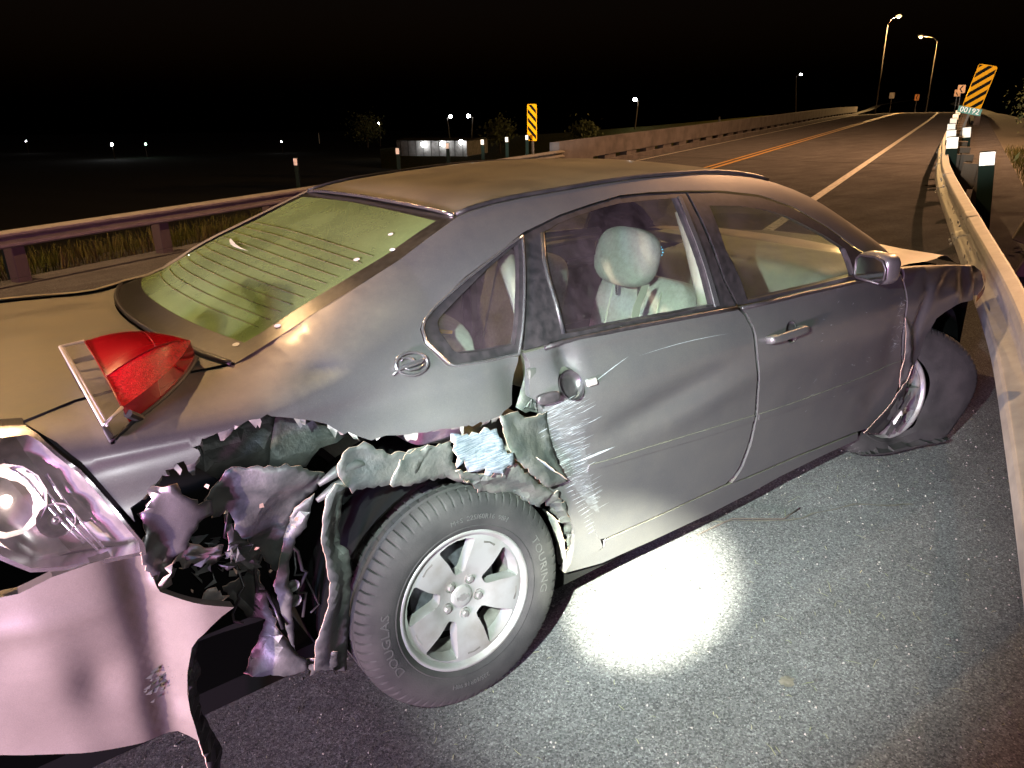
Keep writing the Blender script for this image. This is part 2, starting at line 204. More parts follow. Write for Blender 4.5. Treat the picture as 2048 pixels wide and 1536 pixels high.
def glassy(name, tint, dust, dustcol, dmin=0., gloss=.06, dscale=30., rough=.05, speck=.0):
    """clear pane with a film of road dust"""
    m, t, p = newmat(name); t.nodes.remove(p); o = t.nodes['Material Output']
    tr = _n(t, 'BsdfTransparent'); tr.inputs[0].default_value = tuple(tint)+(1,)
    gl = _n(t, 'BsdfGlossy'); gl.inputs['Roughness'].default_value = rough
    df = _n(t, 'BsdfDiffuse'); df.inputs[0].default_value = tuple(dustcol)+(1,)
    a = _n(t, 'MixShader'); b = _n(t, 'MixShader'); fr = _n(t, 'LayerWeight'); fr.inputs[0].default_value = .5      # 'Facing' is the same from both sides of the pane
    t.links.new(math_(t, 'ADD', math_(t, 'MULTIPLY', math_(t, 'POWER', fr.outputs['Facing'], 5.), .9), gloss), a.inputs[0]); t.links.new(tr.outputs[0], a.inputs[1]); t.links.new(gl.outputs[0], a.inputs[2])
    f = ramp(t, nz(t, dscale, 6, .65), [(.3, dmin), (.75, dust)])
    if speck:
        sp = ramp(t, nz(t, 420, 1, .5), [(.66, 0.), (.72, speck)]); f = math_(t, 'MAXIMUM', f, sp)
    t.links.new(f, b.inputs[0]); t.links.new(a.outputs[0], b.inputs[1]); t.links.new(df.outputs[0], b.inputs[2])
    t.links.new(b.outputs[0], o.inputs[0])
    return m
def paint(name, c, dustc, dust_top=.75, dust_side=.22, rough=.36, metal=.45):
    m, t, p = newmat(name)
    g = _n(t, 'NewGeometry'); sx = _n(t, 'SeparateXYZ'); t.links.new(g.outputs['Normal'], sx.inputs[0])
    up = ramp(t, sx.outputs[2], [(.72, dust_side), (.985, dust_top)])
    fine = ramp(t, nz(t, 4, 10, .78), [(.34, .55), (.68, 1.3)])
    f = math_(t, 'MINIMUM', math_(t, 'MULTIPLY', up, fine), 1.)
    sp = ramp(t, nz(t, 330, 2, .5), [(.665, 0.), (.71, .8)])
    f2 = math_(t, 'MAXIMUM', f, math_(t, 'MULTIPLY', sp, math_(t, 'ADD', up, .22)))
    flake = mixc(t, ramp(t, nz(t, 900, 1), [(.4, 0.), (.7, 1.)]), c, tuple(min(1, x*1.5) for x in c))
    t.links.new(mixc(t, f2, flake, dustc), p.inputs['Base Color'])
    t.links.new(math_(t, 'ADD', math_(t, 'MULTIPLY', f, .42), rough), p.inputs['Roughness'])
    t.links.new(math_(t, 'MULTIPLY', math_(t, 'SUBTRACT', 1., f2), metal), p.inputs['Metallic'])
    p.inputs['Coat Weight'].default_value = .25; p.inputs['Coat Roughness'].default_value = .22
    b = _n(t, 'Bump'); b.inputs['Strength'].default_value = .06; b.inputs['Distance'].default_value = .003
    t.links.new(nz(t, 260, 3), b.inputs['Height']); t.links.new(b.outputs[0], p.inputs['Normal'])
    return m
MT = {}
MT['paint'] = paint('grey_car_paint', (.058,.057,.064), (.23,.205,.14), .62, .13, .30, .5)
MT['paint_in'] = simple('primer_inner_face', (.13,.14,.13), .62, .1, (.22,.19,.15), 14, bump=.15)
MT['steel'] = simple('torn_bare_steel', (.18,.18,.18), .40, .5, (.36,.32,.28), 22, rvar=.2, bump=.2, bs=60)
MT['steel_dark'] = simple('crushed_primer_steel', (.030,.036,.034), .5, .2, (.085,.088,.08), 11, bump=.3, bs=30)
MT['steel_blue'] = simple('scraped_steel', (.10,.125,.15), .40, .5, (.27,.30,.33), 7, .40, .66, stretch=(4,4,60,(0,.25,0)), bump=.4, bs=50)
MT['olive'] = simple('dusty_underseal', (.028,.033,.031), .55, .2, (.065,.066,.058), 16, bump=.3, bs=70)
MT['bare'] = simple('headlamp_tinted_rim', (.60,.42,.31), .45, .1, (.36,.25,.19), 40)  # peach light of the headlamp put into the colour of torn edges
MT['black'] = simple('black_trim', (.012,.012,.014), .42, 0, (.03,.028,.026), 20)
MT['void'] = simple('cavity_shade_black', (.006,.006,.006), 1., spec=.0)  # flat black puts the shade of cavities and gaps into the colour
MT['trim'] = simple('dark_window_trim', (.012,.011,.012), .38, .1, (.028,.023,.025), 40, coat=.2)
MT['chrome'] = simple('bright_trim', (.62,.6,.62), .22, .95)
MT['rubber'] = simple('tyre_rubber', (.011,.011,.011), .8, 0, (.024,.023,.022), 9, .35, .7, bump=.12, bs=160, spec=.25)
MT['letter'] = simple('raised_tyre_letters', (.025,.025,.024), .7)
MT['alloy'] = simple('dusty_alloy', (.20,.20,.195), .5, .5, (.14,.13,.115), 10, .42, .75, bump=.05, bs=200)
MT['alloy_in'] = simple('brake_dust_barrel', (.16,.15,.14), .6, .4, (.05,.045,.04), 15)
MT['iron'] = simple('brake_iron', (.10,.105,.12), .5, .7, (.05,.05,.055), 40)
MT['nut'] = simple('lug_nut_steel', (.30,.29,.28), .35, .8)
MT['beige'] = simple('beige_cloth', (.22,.205,.175), .95, 0, (.27,.255,.22), 60, bump=.3, bs=300)
MT['beige_pl'] = simple('beige_plastic', (.25,.225,.17), .6, 0, (.19,.17,.13), 8)
MT['belt'] = simple('seat_belt_web', (.30,.29,.22), .8)
MT['yellow'] = simple('yellow_paper', (.55,.42,.06), .8, 0, (.45,.33,.04), 12)
MT['white'] = simple('white_sheet', (.75,.75,.72), .5, 0, (.62,.62,.58), 20)
MT['glass_rear'] = glassy('dusty_glow_rear_glass', (.50,.76,.40), .60, (.25,.35,.14), .34, dscale=3.2, speck=.9)  # green of the dust film also carries the glow of the lit cabin
MT['glass_side'] = glassy('dusty_side_glass', (.80,.88,.84), .13, (.22,.15,.18), .02, dscale=10., speck=.25)
MT['glass_far'] = glassy('plain_side_glass', (.6,.68,.62), .05, (.2,.2,.18), .01)
MT['frit'] = simple('black_glass_border', (.010,.009,.008), .3, 0, (.036,.032,.025), 60, .4, .8, coat=.5)
MT['wire'] = simple('defroster_wire', (.10,.085,.04), .7)
MT['clear'] = glassy('clear_lamp_cover', (.92,.92,.92), .26, (.6,.55,.50), .08, gloss=.10, rough=.03)
MT['clear2'] = glassy('tail_lamp_cover', (.95,.94,.94), .06, (.6,.55,.50), .01, gloss=.09, rough=.03)
MT['mirror'] = simple('mirror_chrome', (.82,.80,.80), .10, 1.)
MT['lampchrome'] = simple('frosted_lamp_chrome', (.60,.55,.53), .25, .5, (.38,.35,.34), 20)
MT['red'] = None
m, t, p = newmat('red_lens'); p.inputs['Base Color'].default_value = (.34,.002,.006,1); p.inputs['Roughness'].default_value = .13
p.inputs['Coat Weight'].default_value = .8; p.inputs['Coat Roughness'].default_value = .06; p.inputs['Transmission Weight'].default_value = .25; p.inputs['Subsurface Weight'].default_value = .0
MT['red'] = m
MT['redk'] = simple('dark_red_ridge', (.16,.002,.004), .3)
MT['red2'] = simple('bright_red_reflex', (.55,.004,.013), .2, 0, (.30,.002,.007), 160, .42, .6, coat=.8, bump=.5, bs=420)
MT['gasket'] = simple('lens_gasket', (.02,.018,.018), .6)
MT['bulb'] = emit('reflected_headlamp_glow', (1,.80,.70), 14)  # glow stands in for the headlamp reflected in the tail lamp
MT['amber'] = simple('amber_reflector', (.65,.22,.04), .25, 0, coat=.7)
MT['cluster'] = emit('instrument_glow', (.15,.65,1.), 1.6)
MT['needle'] = emit('instrument_red', (1,.1,.05), 1.0)
# asphalt: coarse aggregate, traffic wear along the lane
m, t, p = newmat('worn_asphalt')
vo = _n(t, 'TexVoronoi'); vo.inputs['Scale'].default_value = 175; tc_ = _n(t, 'TexCoord'); t.links.new(tc_.outputs['Object'], vo.inputs['Vector'])
sx_ = _n(t, 'SeparateColor'); t.links.new(vo.outputs['Color'], sx_.inputs[0])
st_ = math_(t, 'ADD', math_(t, 'MULTIPLY', sx_.outputs[0], .34), math_(t, 'MULTIPLY', nz(t, 120, 7, .8), .66))
agg = ramp(t, st_, [(.24, (.024,.023,.024)), (.50, (.062,.060,.061)), (.64, (.085,.082,.084)), (.80, (.19,.185,.185))])
wear = ramp(t, nz(t, 1.3, 7, .65), [(.28, .78), (.72, 1.22)])
trk = ramp(t, nz(t, 1.6, 6, .6, stretch=(.22,2.0,1.,(0,0,radians(-18)))), [(.32, .86), (.7, 1.14)])
pale = ramp(t, nz(t, 270, 2), [(.655, 0.), (.70, 1.)]); dark = ramp(t, nz(t, 95, 2), [(.28, 1.), (.33, 0.)])
c = mixc(t, 1., agg, wear, 'MULTIPLY'); c = mixc(t, 1., c, trk, 'MULTIPLY')
c = mixc(t, math_(t, 'MULTIPLY', pale, .8), c, (.30,.28,.25)); c = mixc(t, math_(t, 'MULTIPLY', dark, .75), c, (.012,.011,.010))
t.links.new(c, p.inputs['Base Color']); p.inputs['Roughness'].default_value = .85; p.inputs['Specular IOR Level'].default_value = .12
b = _n(t, 'Bump'); b.inputs['Strength'].default_value = .55; b.inputs['Distance'].default_value = .006
t.links.new(nz(t, 190, 6, .75), b.inputs['Height'])
d_ = _n(t, 'BsdfDiffuse'); d_.inputs['Roughness'].default_value = .6; t.links.new(c, d_.inputs[0]); t.links.new(b.outputs[0], d_.inputs['Normal']); t.links.new(d_.outputs[0], t.nodes['Material Output'].inputs[0]); t.nodes.remove(p)
MT['asphalt'] = m
MT['line_w'] = simple('worn_white_paint', (.36,.34,.30), .8, 0, (.10,.095,.09), 16, .42, .68, bump=.3, bs=120)
MT['line_y'] = simple('worn_yellow_paint', (.40,.21,.03), .7, 0, (.12,.085,.04), 20, .44, .68, bump=.3, bs=120)
MT['crack'] = simple('tar_filled_crack', (.010,.009,.008), 1., spec=0.)
MT['gravel'] = simple('gravel_pad', (.10,.088,.07), .95, 0, (.045,.04,.032), 30, bump=.6, bs=50)
MT['soil'] = simple('night_field', (.004,.005,.002), 1., 0, (.008,.007,.003), 1.2, bump=.6, bs=6)
MT['grass'] = simple('dry_green_grass', (.040,.052,.010), .9, 0, (.085,.07,.022), 3., spec=.1)
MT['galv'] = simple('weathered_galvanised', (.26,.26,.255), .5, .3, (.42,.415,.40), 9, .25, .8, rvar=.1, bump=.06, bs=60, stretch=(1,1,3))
MT['galv2'] = simple('shaded_far_rail', (.13,.12,.11), .7, .1, (.20,.185,.165), 9, .25, .8, spec=.2)  # darker copy of the galvanised steel, shade put into its colour
MT['wood'] = simple('grey_timber_post', (.055,.046,.035), .9, 0, (.065,.052,.04), 18, stretch=(4,4,.5), bump=.3, bs=40)
MT['dpost'] = simple('dark_flexible_post', (.008,.016,.013), .8, spec=.05)
MT['refl'] = simple('white_reflector', (.86,.86,.80), .35)
MT['concrete'] = simple('stained_concrete', (.09,.078,.078), .9, 0, (.05,.042,.042), 2.2, bump=.25, bs=40)
MT['sign_y'] = simple('yellow_sign_sheet', (.82,.37,.004), .6, spec=.08)
MT['sign_k'] = simple('black_sign_stripe', (.006,.006,.006), .7, spec=.05)
MT['sign_o'] = simple('orange_sign_sheet', (.85,.33,.03), .45)
MT['sign_g'] = simple('green_plate', (.01,.22,.17), .45)
MT['bark'] = simple('bark', (.05,.04,.03), .9)
MT['leaf'] = simple('leaf', (.045,.065,.018), .7, 0, (.075,.085,.028), 2)
MT['siding'] = simple('pale_metal_siding', (.15,.145,.135), .8, 0, (.10,.095,.09), 3, spec=.1)
MT['roofing'] = simple('dark_roofing', (.03,.028,.026), .9, spec=.1)
MT['polemetal'] = simple('lamp_pole_metal', (.10,.09,.08), .6, .2)
MT['darkpole'] = simple('dark_lamp_pole', (.035,.032,.03), .8, spec=.1)
MT['sodium'] = emit('sodium_lamp', (1,.64,.26), 3.2)
MT['coolamp'] = emit('cool_yard_lamp', (.95,.97,1.), 90)
MT['greenlamp'] = emit('greenish_yard_lamp', (.55,1.,.7), 60)

def root_loc(o):
    while o.parent: o = o.parent
    return o.location
def tag(o, label=None, cat=None, group=None, kind=None):
    if label: o['label'] = label
    if cat: o['category'] = cat
    if group: o['group'] = group
    if kind: o['kind'] = kind
    return o
def thing(name, label, cat, loc=(0,0,0), group=None):
    o = bpy.data.objects.new(name, None); COL.objects.link(o); o.location = loc; o.empty_display_size = .2
    return tag(o, label, cat, group)
def mesh(name, v, f, mat, parent=None, smooth=True, angle=None):
    me = bpy.data.meshes.new(name)
    off = root_loc(parent) if parent else Vector((0,0,0))
    me.from_pydata([tuple(Vector(p)-off) for p in v], [], f)
    if smooth: me.shade_smooth()
    if angle: me.set_sharp_from_angle(angle=radians(angle))
    me.materials.append(MT[mat] if isinstance(mat, str) else mat)
    o = bpy.data.objects.new(name, me); COL.objects.link(o); o.parent = parent
    return o
class MB:
    """collects boxes, tubes, lathes; build() links them as one mesh"""
    def __init__(s): s.v = []; s.f = []
    def add(s, v, f):
        k = len(s.v); s.v += [Vector(p) for p in v]; s.f += [tuple(i+k for i in q) for q in f]; return s
    def box(s, c, d, m=None, bev=0.):
        x, y, z = [a/2 for a in d]; b = min(bev, x*.9, y*.9, z*.9)
        if b <= 0:
            v = [Vector((i*x,j*y,k*z)) for i in (-1,1) for j in (-1,1) for k in (-1,1)]
            f = [(0,1,3,2),(4,6,7,5),(0,4,5,1),(2,3,7,6),(0,2,6,4),(1,5,7,3)]
        else:
            v = []; f = []; idx = {}
            for i in (-1,1):
                for j in (-1,1):
                    for k in (-1,1):
                        for ax in range(3):
                            p = [i*(x-b),j*(y-b),k*(z-b)]; p[ax] = (i,j,k)[ax]*(x,y,z)[ax]
                            idx[(i,j,k,ax)] = len(v); v.append(Vector(p))
            for ax in range(3):
                o1, o2 = [a for a in range(3) if a != ax]
                for sg in (-1,1):
                    q = []
                    for a, b2 in ((-1,-1),(1,-1),(1,1),(-1,1)):
                        t3 = [0,0,0]; t3[ax] = sg; t3[o1] = a; t3[o2] = b2; q.append(idx[(t3[0],t3[1],t3[2],ax)])
                    f.append(tuple(q))
            for ax in range(3):      # edges
                o1, o2 = [a for a in range(3) if a != ax]
                for a in (-1,1):
                    for b2 in (-1,1):
                        q = []
                        for e, who in ((-1,o1),(1,o1),(1,o2),(-1,o2)):
                            t3 = [0,0,0]; t3[ax] = e; t3[o1] = a; t3[o2] = b2; q.append(idx[(t3[0],t3[1],t3[2],who)])
                        f.append(tuple(q))
            for i in (-1,1):
                for j in (-1,1):
                    for k in (-1,1): f.append(tuple(idx[(i,j,k,a)] for a in range(3)))
        c = Vector(c)
        return s.add([(m @ p if m else p)+c for p in v], f)
    def tube(s, pts, r, n=8, cap=True):
        pts = [Vector(p) for p in pts]; rr = r if isinstance(r, (list,tuple)) else [r]*len(pts)
        v = []; f = []; up = None
        for i, p in enumerate(pts):
            d = (pts[min(i+1,len(pts)-1)]-pts[max(i-1,0)])
            d = d.normalized() if d.length > 1e-9 else Vector((0,0,1))
            if up is None: up = Vector((0,0,1)) if abs(d.z) < .9 else Vector((1,0,0))
            a = d.cross(up).normalized(); b = a.cross(d); up = b
            for k in range(n): v.append(p+(a*cos(2*pi*k/n)+b*sin(2*pi*k/n))*rr[i])
        for i in range(len(pts)-1):
            for k in range(n): f.append((i*n+k, i*n+(k+1)%n, (i+1)*n+(k+1)%n, (i+1)*n+k))
        if cap: f.append(tuple(range(n))[::-1]); f.append(tuple((len(pts)-1)*n+k for k in range(n)))
        return s.add(v, f)
    def lathe(s, prof, n=48, m=None, closed=False):
        """prof (a along local y outward, r radius) turned about the local y axis"""
        v = []; f = []; q = len(prof)
        for i in range(n):
            w = 2*pi*i/n
            for a, r in prof: v.append(Vector((r*cos(w), a, r*sin(w))))
        for i in range(n):
            for k in range(q if closed else q-1):
                k2 = (k+1)%q
                f.append((i*q+k, i*q+k2, ((i+1)%n)*q+k2, ((i+1)%n)*q+k))
        return s.add([m @ p for p in v] if m else v, f)
    def build(s, name, mat, parent=None, smooth=False, angle=35):
        return mesh(name, s.v, s.f, mat, parent, True, None if smooth else angle)
def blob(c, d, e1=.5, e2=.5, nu=28, nv=16, m=None):
    """superellipsoid"""
    sp = lambda w, e: (abs(w)**e)*(1 if w >= 0 else -1)
    v = []; f = []
    for j in range(nv+1):
        ph = -pi/2+pi*j/nv
        for i in range(nu):
            th = 2*pi*i/nu
            p = Vector((d[0]/2*sp(cos(ph),e1)*sp(cos(th),e2), d[1]/2*sp(cos(ph),e1)*sp(sin(th),e2), d[2]/2*sp(sin(ph),e1)))
            v.append((m @ p if m else p)+Vector(c))
    for j in range(nv):
        for i in range(nu): f.append((j*nu+i, j*nu+(i+1)%nu, (j+1)*nu+(i+1)%nu, (j+1)*nu+i))
    return v, f
# ---- trimmed sheets
def inpoly(x, y, P):
    r = False; j = len(P)-1
    for i in range(len(P)):
        a, b = P[i], P[j]
        if (a[1] > y) != (b[1] > y) and x < (b[0]-a[0])*(y-a[1])/(b[1]-a[1])+a[0]: r = not r
        j = i
    return r
def edgedist(x, y, P):
    best = 9e9
    for i in range(len(P)):
        ax, ay = P[i-1]; bx, by = P[i]; dx, dy = bx-ax, by-ay; L = dx*dx+dy*dy
        u = 0 if L < 1e-12 else max(0, min(1, ((x-ax)*dx+(y-ay)*dy)/L))
        d = (ax+u*dx-x)**2+(ay+u*dy-y)**2
        if d < best: best = d
    return sqrt(best)
def densify(P, step):
    o = []
    for i in range(len(P)):
        a, b = P[i], P[(i+1)%len(P)]
        n = max(1, int(sqrt(sum((q-p)**2 for p, q in zip(a, b)))/step+.5))
        for k in range(n): o.append(tuple(p+(q-p)*k/n for p, q in zip(a, b)))
    return o
def jagged(P, amp, step, seed):
    P = densify(P, step); r = random.Random(seed)
    return [tuple([p[0]+r.uniform(-amp,amp)] + list(p[1:-1]) + [p[-1]+r.uniform(-amp,amp)]) for p in P]
def trim2d(P, holes=(), step=.035, extra=()):
    P = densify(P, step); H = [densify(h, step) for h in holes]
    pts = []; ed = []
    for L in [P]+H:
        k = len(pts); pts += L; ed += [(k+i, k+(i+1)%len(L)) for i in range(len(L))]
    x0 = min(p[0] for p in P); x1 = max(p[0] for p in P); y0 = min(p[1] for p in P); y1 = max(p[1] for p in P)
    def ok(x, y, m): return inpoly(x, y, P) and edgedist(x, y, P) > m and all(not inpoly(x, y, h) and edgedist(x, y, h) > m for h in H)
    j = 0; y = y0+step*.5
    while y < y1:
        x = x0+(step*.5 if j % 2 else 0)
        while x < x1:
            if ok(x, y, step*.45): pts.append((x, y))
            x += step
        y += step*.87; j += 1
    for q in extra:
        if ok(q[0], q[1], step*.3): pts.append(tuple(q))
    r = delaunay_2d_cdt([Vector(p) for p in pts], ed, [], 0, 1e-6)
    V = [(p.x, p.y) for p in r[0]]; T = []
    for t in r[2]:
        cx = sum(V[i][0] for i in t)/3; cy = sum(V[i][1] for i in t)/3
        if inpoly(cx, cy, P) and all(not inpoly(cx, cy, h) for h in H): T.append(tuple(t))
    return V, T
def hem(v, tris, off):
    """turn the rim of a sheet inward by off (a function of the point)"""
    cnt = {}
    for t in tris:
        for a, b in ((t[0],t[1]),(t[1],t[2]),(t[2],t[0])): cnt[(a,b)] = 1
    bd = [(a,b) for a, b in cnt if (b,a) not in cnt]
    V = list(v); F = list(tris); mp = {}
    def g(i):
        if i not in mp:
            mp[i] = len(V); V.append(v[i]); V.append(Vector(v[i])+off(Vector(v[i])))
        return mp[i]
    for a, b in bd:
        i, j = g(a), g(b); F.append((j, i, i+1, j+1))
    return V, F
# dents: x, z, depth, length, width, angle
DENTS = [(-.306,1.082,-.016,.05,.016,.1), (-.22,.99,-.022,.24,.05,.12), (.02,.93,.012,.14,.05,0), (.24,.90,-.030,.07,.14,.15), (-.50,.97,.012,.14,.05,.2),
         (.42,.965,-.028,.035,.06,.2), (.34,.70,-.030,.11,.22,0), (.80,.745,-.020,.36,.05,.13), (1.0,.68,.008,.3,.05,.13), (2.38,.62,-.014,.10,.16,0), (2.30,.36,-.012,.12,.08,0),
         (2.62,.74,-.024,.10,.035,.9), (2.56,.60,-.018,.03,.12,-.2), (2.78,.83,.010,.12,.03,.2), (3.2,.76,-.04,.15,.07,.4), (2.95,.82,-.016,.2,.03,.1), (3.0,.74,.012,.10,.04,-.5)]
def skin(x, z):
    w = side_w(x, z)
    for dx, dz, a, l, wd, an in DENTS:
        u = (x-dx)*cos(an)+(z-dz)*sin(an); v = -(x-dx)*sin(an)+(z-dz)*cos(an)
        q = (u/l)**2+(v/wd)**2
        if q < 9: w += a*exp(-q)
    return w+.0012*noise.noise((x*5,z*5,3.))
def panel(name, P, mat, parent, out=0., step=.032, holes=(), flange=.022, sg=-1, extra=(), fn=None):
    fn = fn or (skin if sg < 0 else side_w)
    V, T = trim2d(P, holes, step, extra)
    v = [Vector((x, sg*(fn(x, z)+out), z)) for x, z in V]
    f = []
    for a, b, c in T:
        n = (v[b]-v[a]).cross(v[c]-v[a])
        f.append((a,b,c) if n.y*sg > 0 else (a,c,b))
    nt_ = len(f)
    if flange: v, f = hem(v, f, lambda p: Vector((0, -sg*flange, 0)))
    o = mesh(name, v, f, mat, parent); me = o.data; cache = {}; cn = []; h = .004
    for p in me.polygons:
        for li in p.loop_indices:
            i = me.loops[li].vertex_index
            if p.index < nt_:
                if i not in cache:
                    x, z = v[i].x, v[i].z
                    cache[i] = Vector((-(fn(x+h,z)-fn(x-h,z))/(2*h), sg, -(fn(x,z+h)-fn(x,z-h))/(2*h))).normalized()
                cn.append(cache[i])
            else: cn.append(p.normal.copy())
    me.normals_split_custom_set(cn)
    return o
def sheet(name, P3, mat, parent, step=.018, amp=.006, freq=18., seed=1, thick=.0028, jag=.0, bulge=0., mat2=None):
    """a torn or crumpled sheet through the outline P3, triangulated in x-z"""
    if jag: P3 = jagged(P3, jag, step*.8, seed)
    P2 = [(p[0],p[2]) for p in P3]
    V, T = trim2d(P2, (), step)
    D = densify(P3, step*2); v = []; ro = random.Random(seed*17); FO = [(ro.uniform(0,pi), freq*ro.uniform(.2,.34), ro.random()), (ro.uniform(0,pi), freq*ro.uniform(.4,.6), ro.random()), (ro.uniform(0,pi), freq*1.2, ro.random())]
    for x, z in V:
        sw = sy = 0.
        for q in D:
            d = (q[0]-x)**2+(q[2]-z)**2+1e-6; w = 1/(d*d); sw += w; sy += w*q[1]
        e = min(1., edgedist(x, z, P2)/.03)
        fold = 0.
        for k, (an, fq, ph) in enumerate(FO):
            q = (x*cos(an)+z*sin(an))*fq+ph+.35*noise.noise((x*6,z*6,seed+k)); q -= math.floor(q); fold += (abs(q-.5)*4-1)*(.68,.24,.08)[k]
        y = sy/sw + amp*fold*(.45+.55*e) - bulge*e
        v.append(Vector((x, y, z)))
    f = []
    for a, b, c in T:
        n = (v[b]-v[a]).cross(v[c]-v[a]); f.append((a,b,c) if n.y < 0 else (a,c,b))
    o = mesh(name, v, f, mat, parent, True, 20)
    s = o.modifiers.new('thickness', 'SOLIDIFY'); s.thickness = thick; s.offset = -1
    if mat != 'void' and jag: o.data.materials.append(MT['bare']); s.material_offset_rim = 1
    return o
def grid(nu, nv, fn):
    v = [Vector(fn(i/nu, j/nv)) for j in range(nv+1) for i in range(nu+1)]
    f = [(j*(nu+1)+i, j*(nu+1)+i+1, (j+1)*(nu+1)+i+1, (j+1)*(nu+1)+i) for j in range(nv) for i in range(nu)]
    return v, f
def textmesh(body, size=1., extrude=.0):
    c = bpy.data.curves.new('lettering', 'FONT'); c.body = body; c.size = size; c.align_x = 'CENTER'; c.align_y = 'CENTER'; c.extrude = extrude; c.resolution_u = 2
    o = bpy.data.objects.new('lettering', c); COL.objects.link(o)
    bpy.context.view_layer.update()
    dg = bpy.context.evaluated_depsgraph_get(); me = o.evaluated_get(dg).to_mesh()
    v = [p.co.copy() for p in me.vertices]; f = [tuple(q.vertices) for q in me.polygons]
    o.evaluated_get(dg).to_mesh_clear(); bpy.data.objects.remove(o); bpy.data.curves.remove(c)
    return v, f
# ================================================================== the wrecked sedan
CAR = thing('crashed_sedan', 'dark grey four-door sedan with its rear quarter torn open against the guardrail', 'car', (0,0,0))
def ztop(x): return lerpt(x, TOP_X, TOP_Z)
def wtop(x): return lerpt(x, TOP_X, TOP_W)
def cl(P): return [tuple(p) for p in P]
# ---- body side: quarter panel, C-pillar, roof rail, A-pillar
Q = cl(PN['quarter'])
xe, ze = Q[-1]
top = [(x, ztop(x)-.004) for x in [2.47,2.4,2.3,2.2,2.1,2.0,1.9,1.8,1.7,1.6,1.5,1.4,1.3,1.16,1.0,.85,.7,.6,.5,.4,.33]]
Qs = Q+top
extra = [(x/100., belt(x/100.)+dz) for x in range(-105, 12, 2) for dz in (.02,.032,.044,.054,.063,.070,.076,.081,.085)]
qp = panel('quarter_panel', Qs, 'paint', CAR, 0., .019, extra=extra, flange=.012)
tag(qp, 'dented quarter panel and roof pillar with a torn lower edge')
# curled bare-metal slivers along the tear
rr = random.Random(3)
tear = densify(Q[17:17+28+17], .014)[:-40]
ti = 0
tm = MB()
while ti < len(tear)-4:
    k = rr.choice((1,2,2,3,4)); base = tear[ti:ti+k+1]; ti += k
    if rr.random() < .38: continue
    d1 = rr.uniform(.004,.016)+(.016 if rr.random() < .25 else 0); oy = rr.uniform(-.016,.028); dx = rr.uniform(-.012,.012); n = len(base)
    v = []
    for j, (row, w_) in enumerate(((0.,1.),(.5,.85),(1.,rr.uniform(.25,.8)))):
        mx_ = sum(p[0] for p in base)/n
        for i, p in enumerate(base):
            x = mx_+(p[0]-mx_)*w_+dx*row; z = p[1]-d1*row*rr.uniform(.7,1.2)
            v.append((x, -skin(p[0], p[1])+.001+oy*row*row, z))
    f = [(j*n+i, j*n+i+1, (j+1)*n+i+1, (j+1)*n+i) for j in range(2) for i in range(n-1)]
    tm.add(v, f)
to = tm.build('torn_edge', 'steel', CAR); tag(to, kind='stuff')
# ---- quarter window
qt = panel('quarter_window_trim', cl(PN['quarter_trim']), 'trim', CAR, -.002, .03, holes=[cl(PN['quarter_window'])], flange=.02)
panel('quarter_window', cl(PN['quarter_window']), 'glass_side', CAR, -.014, .05, flange=0, fn=side_w)
def rimtube(P, out, r, closed=False, fn=None):
    P = densify(P, .02) if closed else P
    pts = [(x, -((fn or skin)(x, z)+out), z) for x, z in P]
    if closed: pts.append(pts[0])
    return MB().tube(pts, r, 6)
o = [p for p in PN['quarter_trim']]
rimtube(o, .003, .0045, True).build('chrome_bead', 'chrome', qt, True)
# ---- doors
CIR = lambda cx, cz, r: [(cx+r*cos(2*pi*k/24), cz+r*sin(2*pi*k/24)) for k in range(24)]
rd = panel('rear_door', cl(PN['rear_door']), 'paint', CAR, .001, .024, holes=[CIR(.408,.905,.044)])
tag(rd, 'rear door with a scraped and crumpled trailing edge')
rf = panel('rear_window_frame', cl(PN['rear_frame']), 'trim', CAR, -.004, .035, holes=[cl(PN['rear_glass_side'])], flange=.03)
panel('window_pane', cl(PN['rear_glass_side']), 'glass_side', rf, -.016, .05, flange=0, fn=side_w)
panel('window_trim', cl(PN['rear_glass_trim']), 'chrome', rf, .000, .03, flange=.004)
fd = panel('front_door', cl(PN['front_door']), 'paint', CAR, .001, .026, holes=[CIR(1.523,.848,.040)])
ff = panel('front_window_frame', cl(PN['front_frame']), 'trim', CAR, -.004, .035, holes=[cl(PN['front_glass'])], flange=.03)
panel('window_pane', cl(PN['front_glass']), 'glass_side', ff, -.016, .05, flange=0, fn=side_w)
def line_px(name, a, b, n, out, r, mat, parent):
    P = [(a[0]+(b[0]-a[0])*i/n, a[1]+(b[1]-a[1])*i/n) for i in range(n+1)]
    return rimtube(P, out, r).build(name, mat, parent, True)
# belt mouldings under the panes
g = PN['rear_door']; rimtube([g[i] for i in range(1,7)], .004, .0075).build('belt_moulding', 'trim', rd, True)
g = PN['front_door']; rimtube([g[i] for i in range(0,5)], .004, .0075).build('belt_moulding', 'trim', fd, True)
# pillar divider between the rear pane and the fixed dark panel
g = PN['rear_glass_side']; rimtube([g[12],g[13],g[14],g[15],g[0]], -.004, .008).build('divider_bar', 'black', rf, True)
# side mouldings
panel('side_moulding', cl(PN['moulding']), 'paint', rd, .005, .02, flange=.012)
panel('side_moulding', cl(PN['moulding_front']), 'paint', fd, .005, .02, flange=.012)
# ---- fender, rocker, dogleg
fe = panel('front_fender', cl(PN['fender']), 'paint', CAR, .0, .03, flange=.03); tag(fe, 'buckled front fender pushed back into the door')
rk = panel('rocker_panel', cl(PN['rocker']), 'paint', CAR, -.004, .03, flange=.06)
dl = panel('rocker_end', cl(PN['dogleg']), 'paint', CAR, -.002, .025, flange=.03)
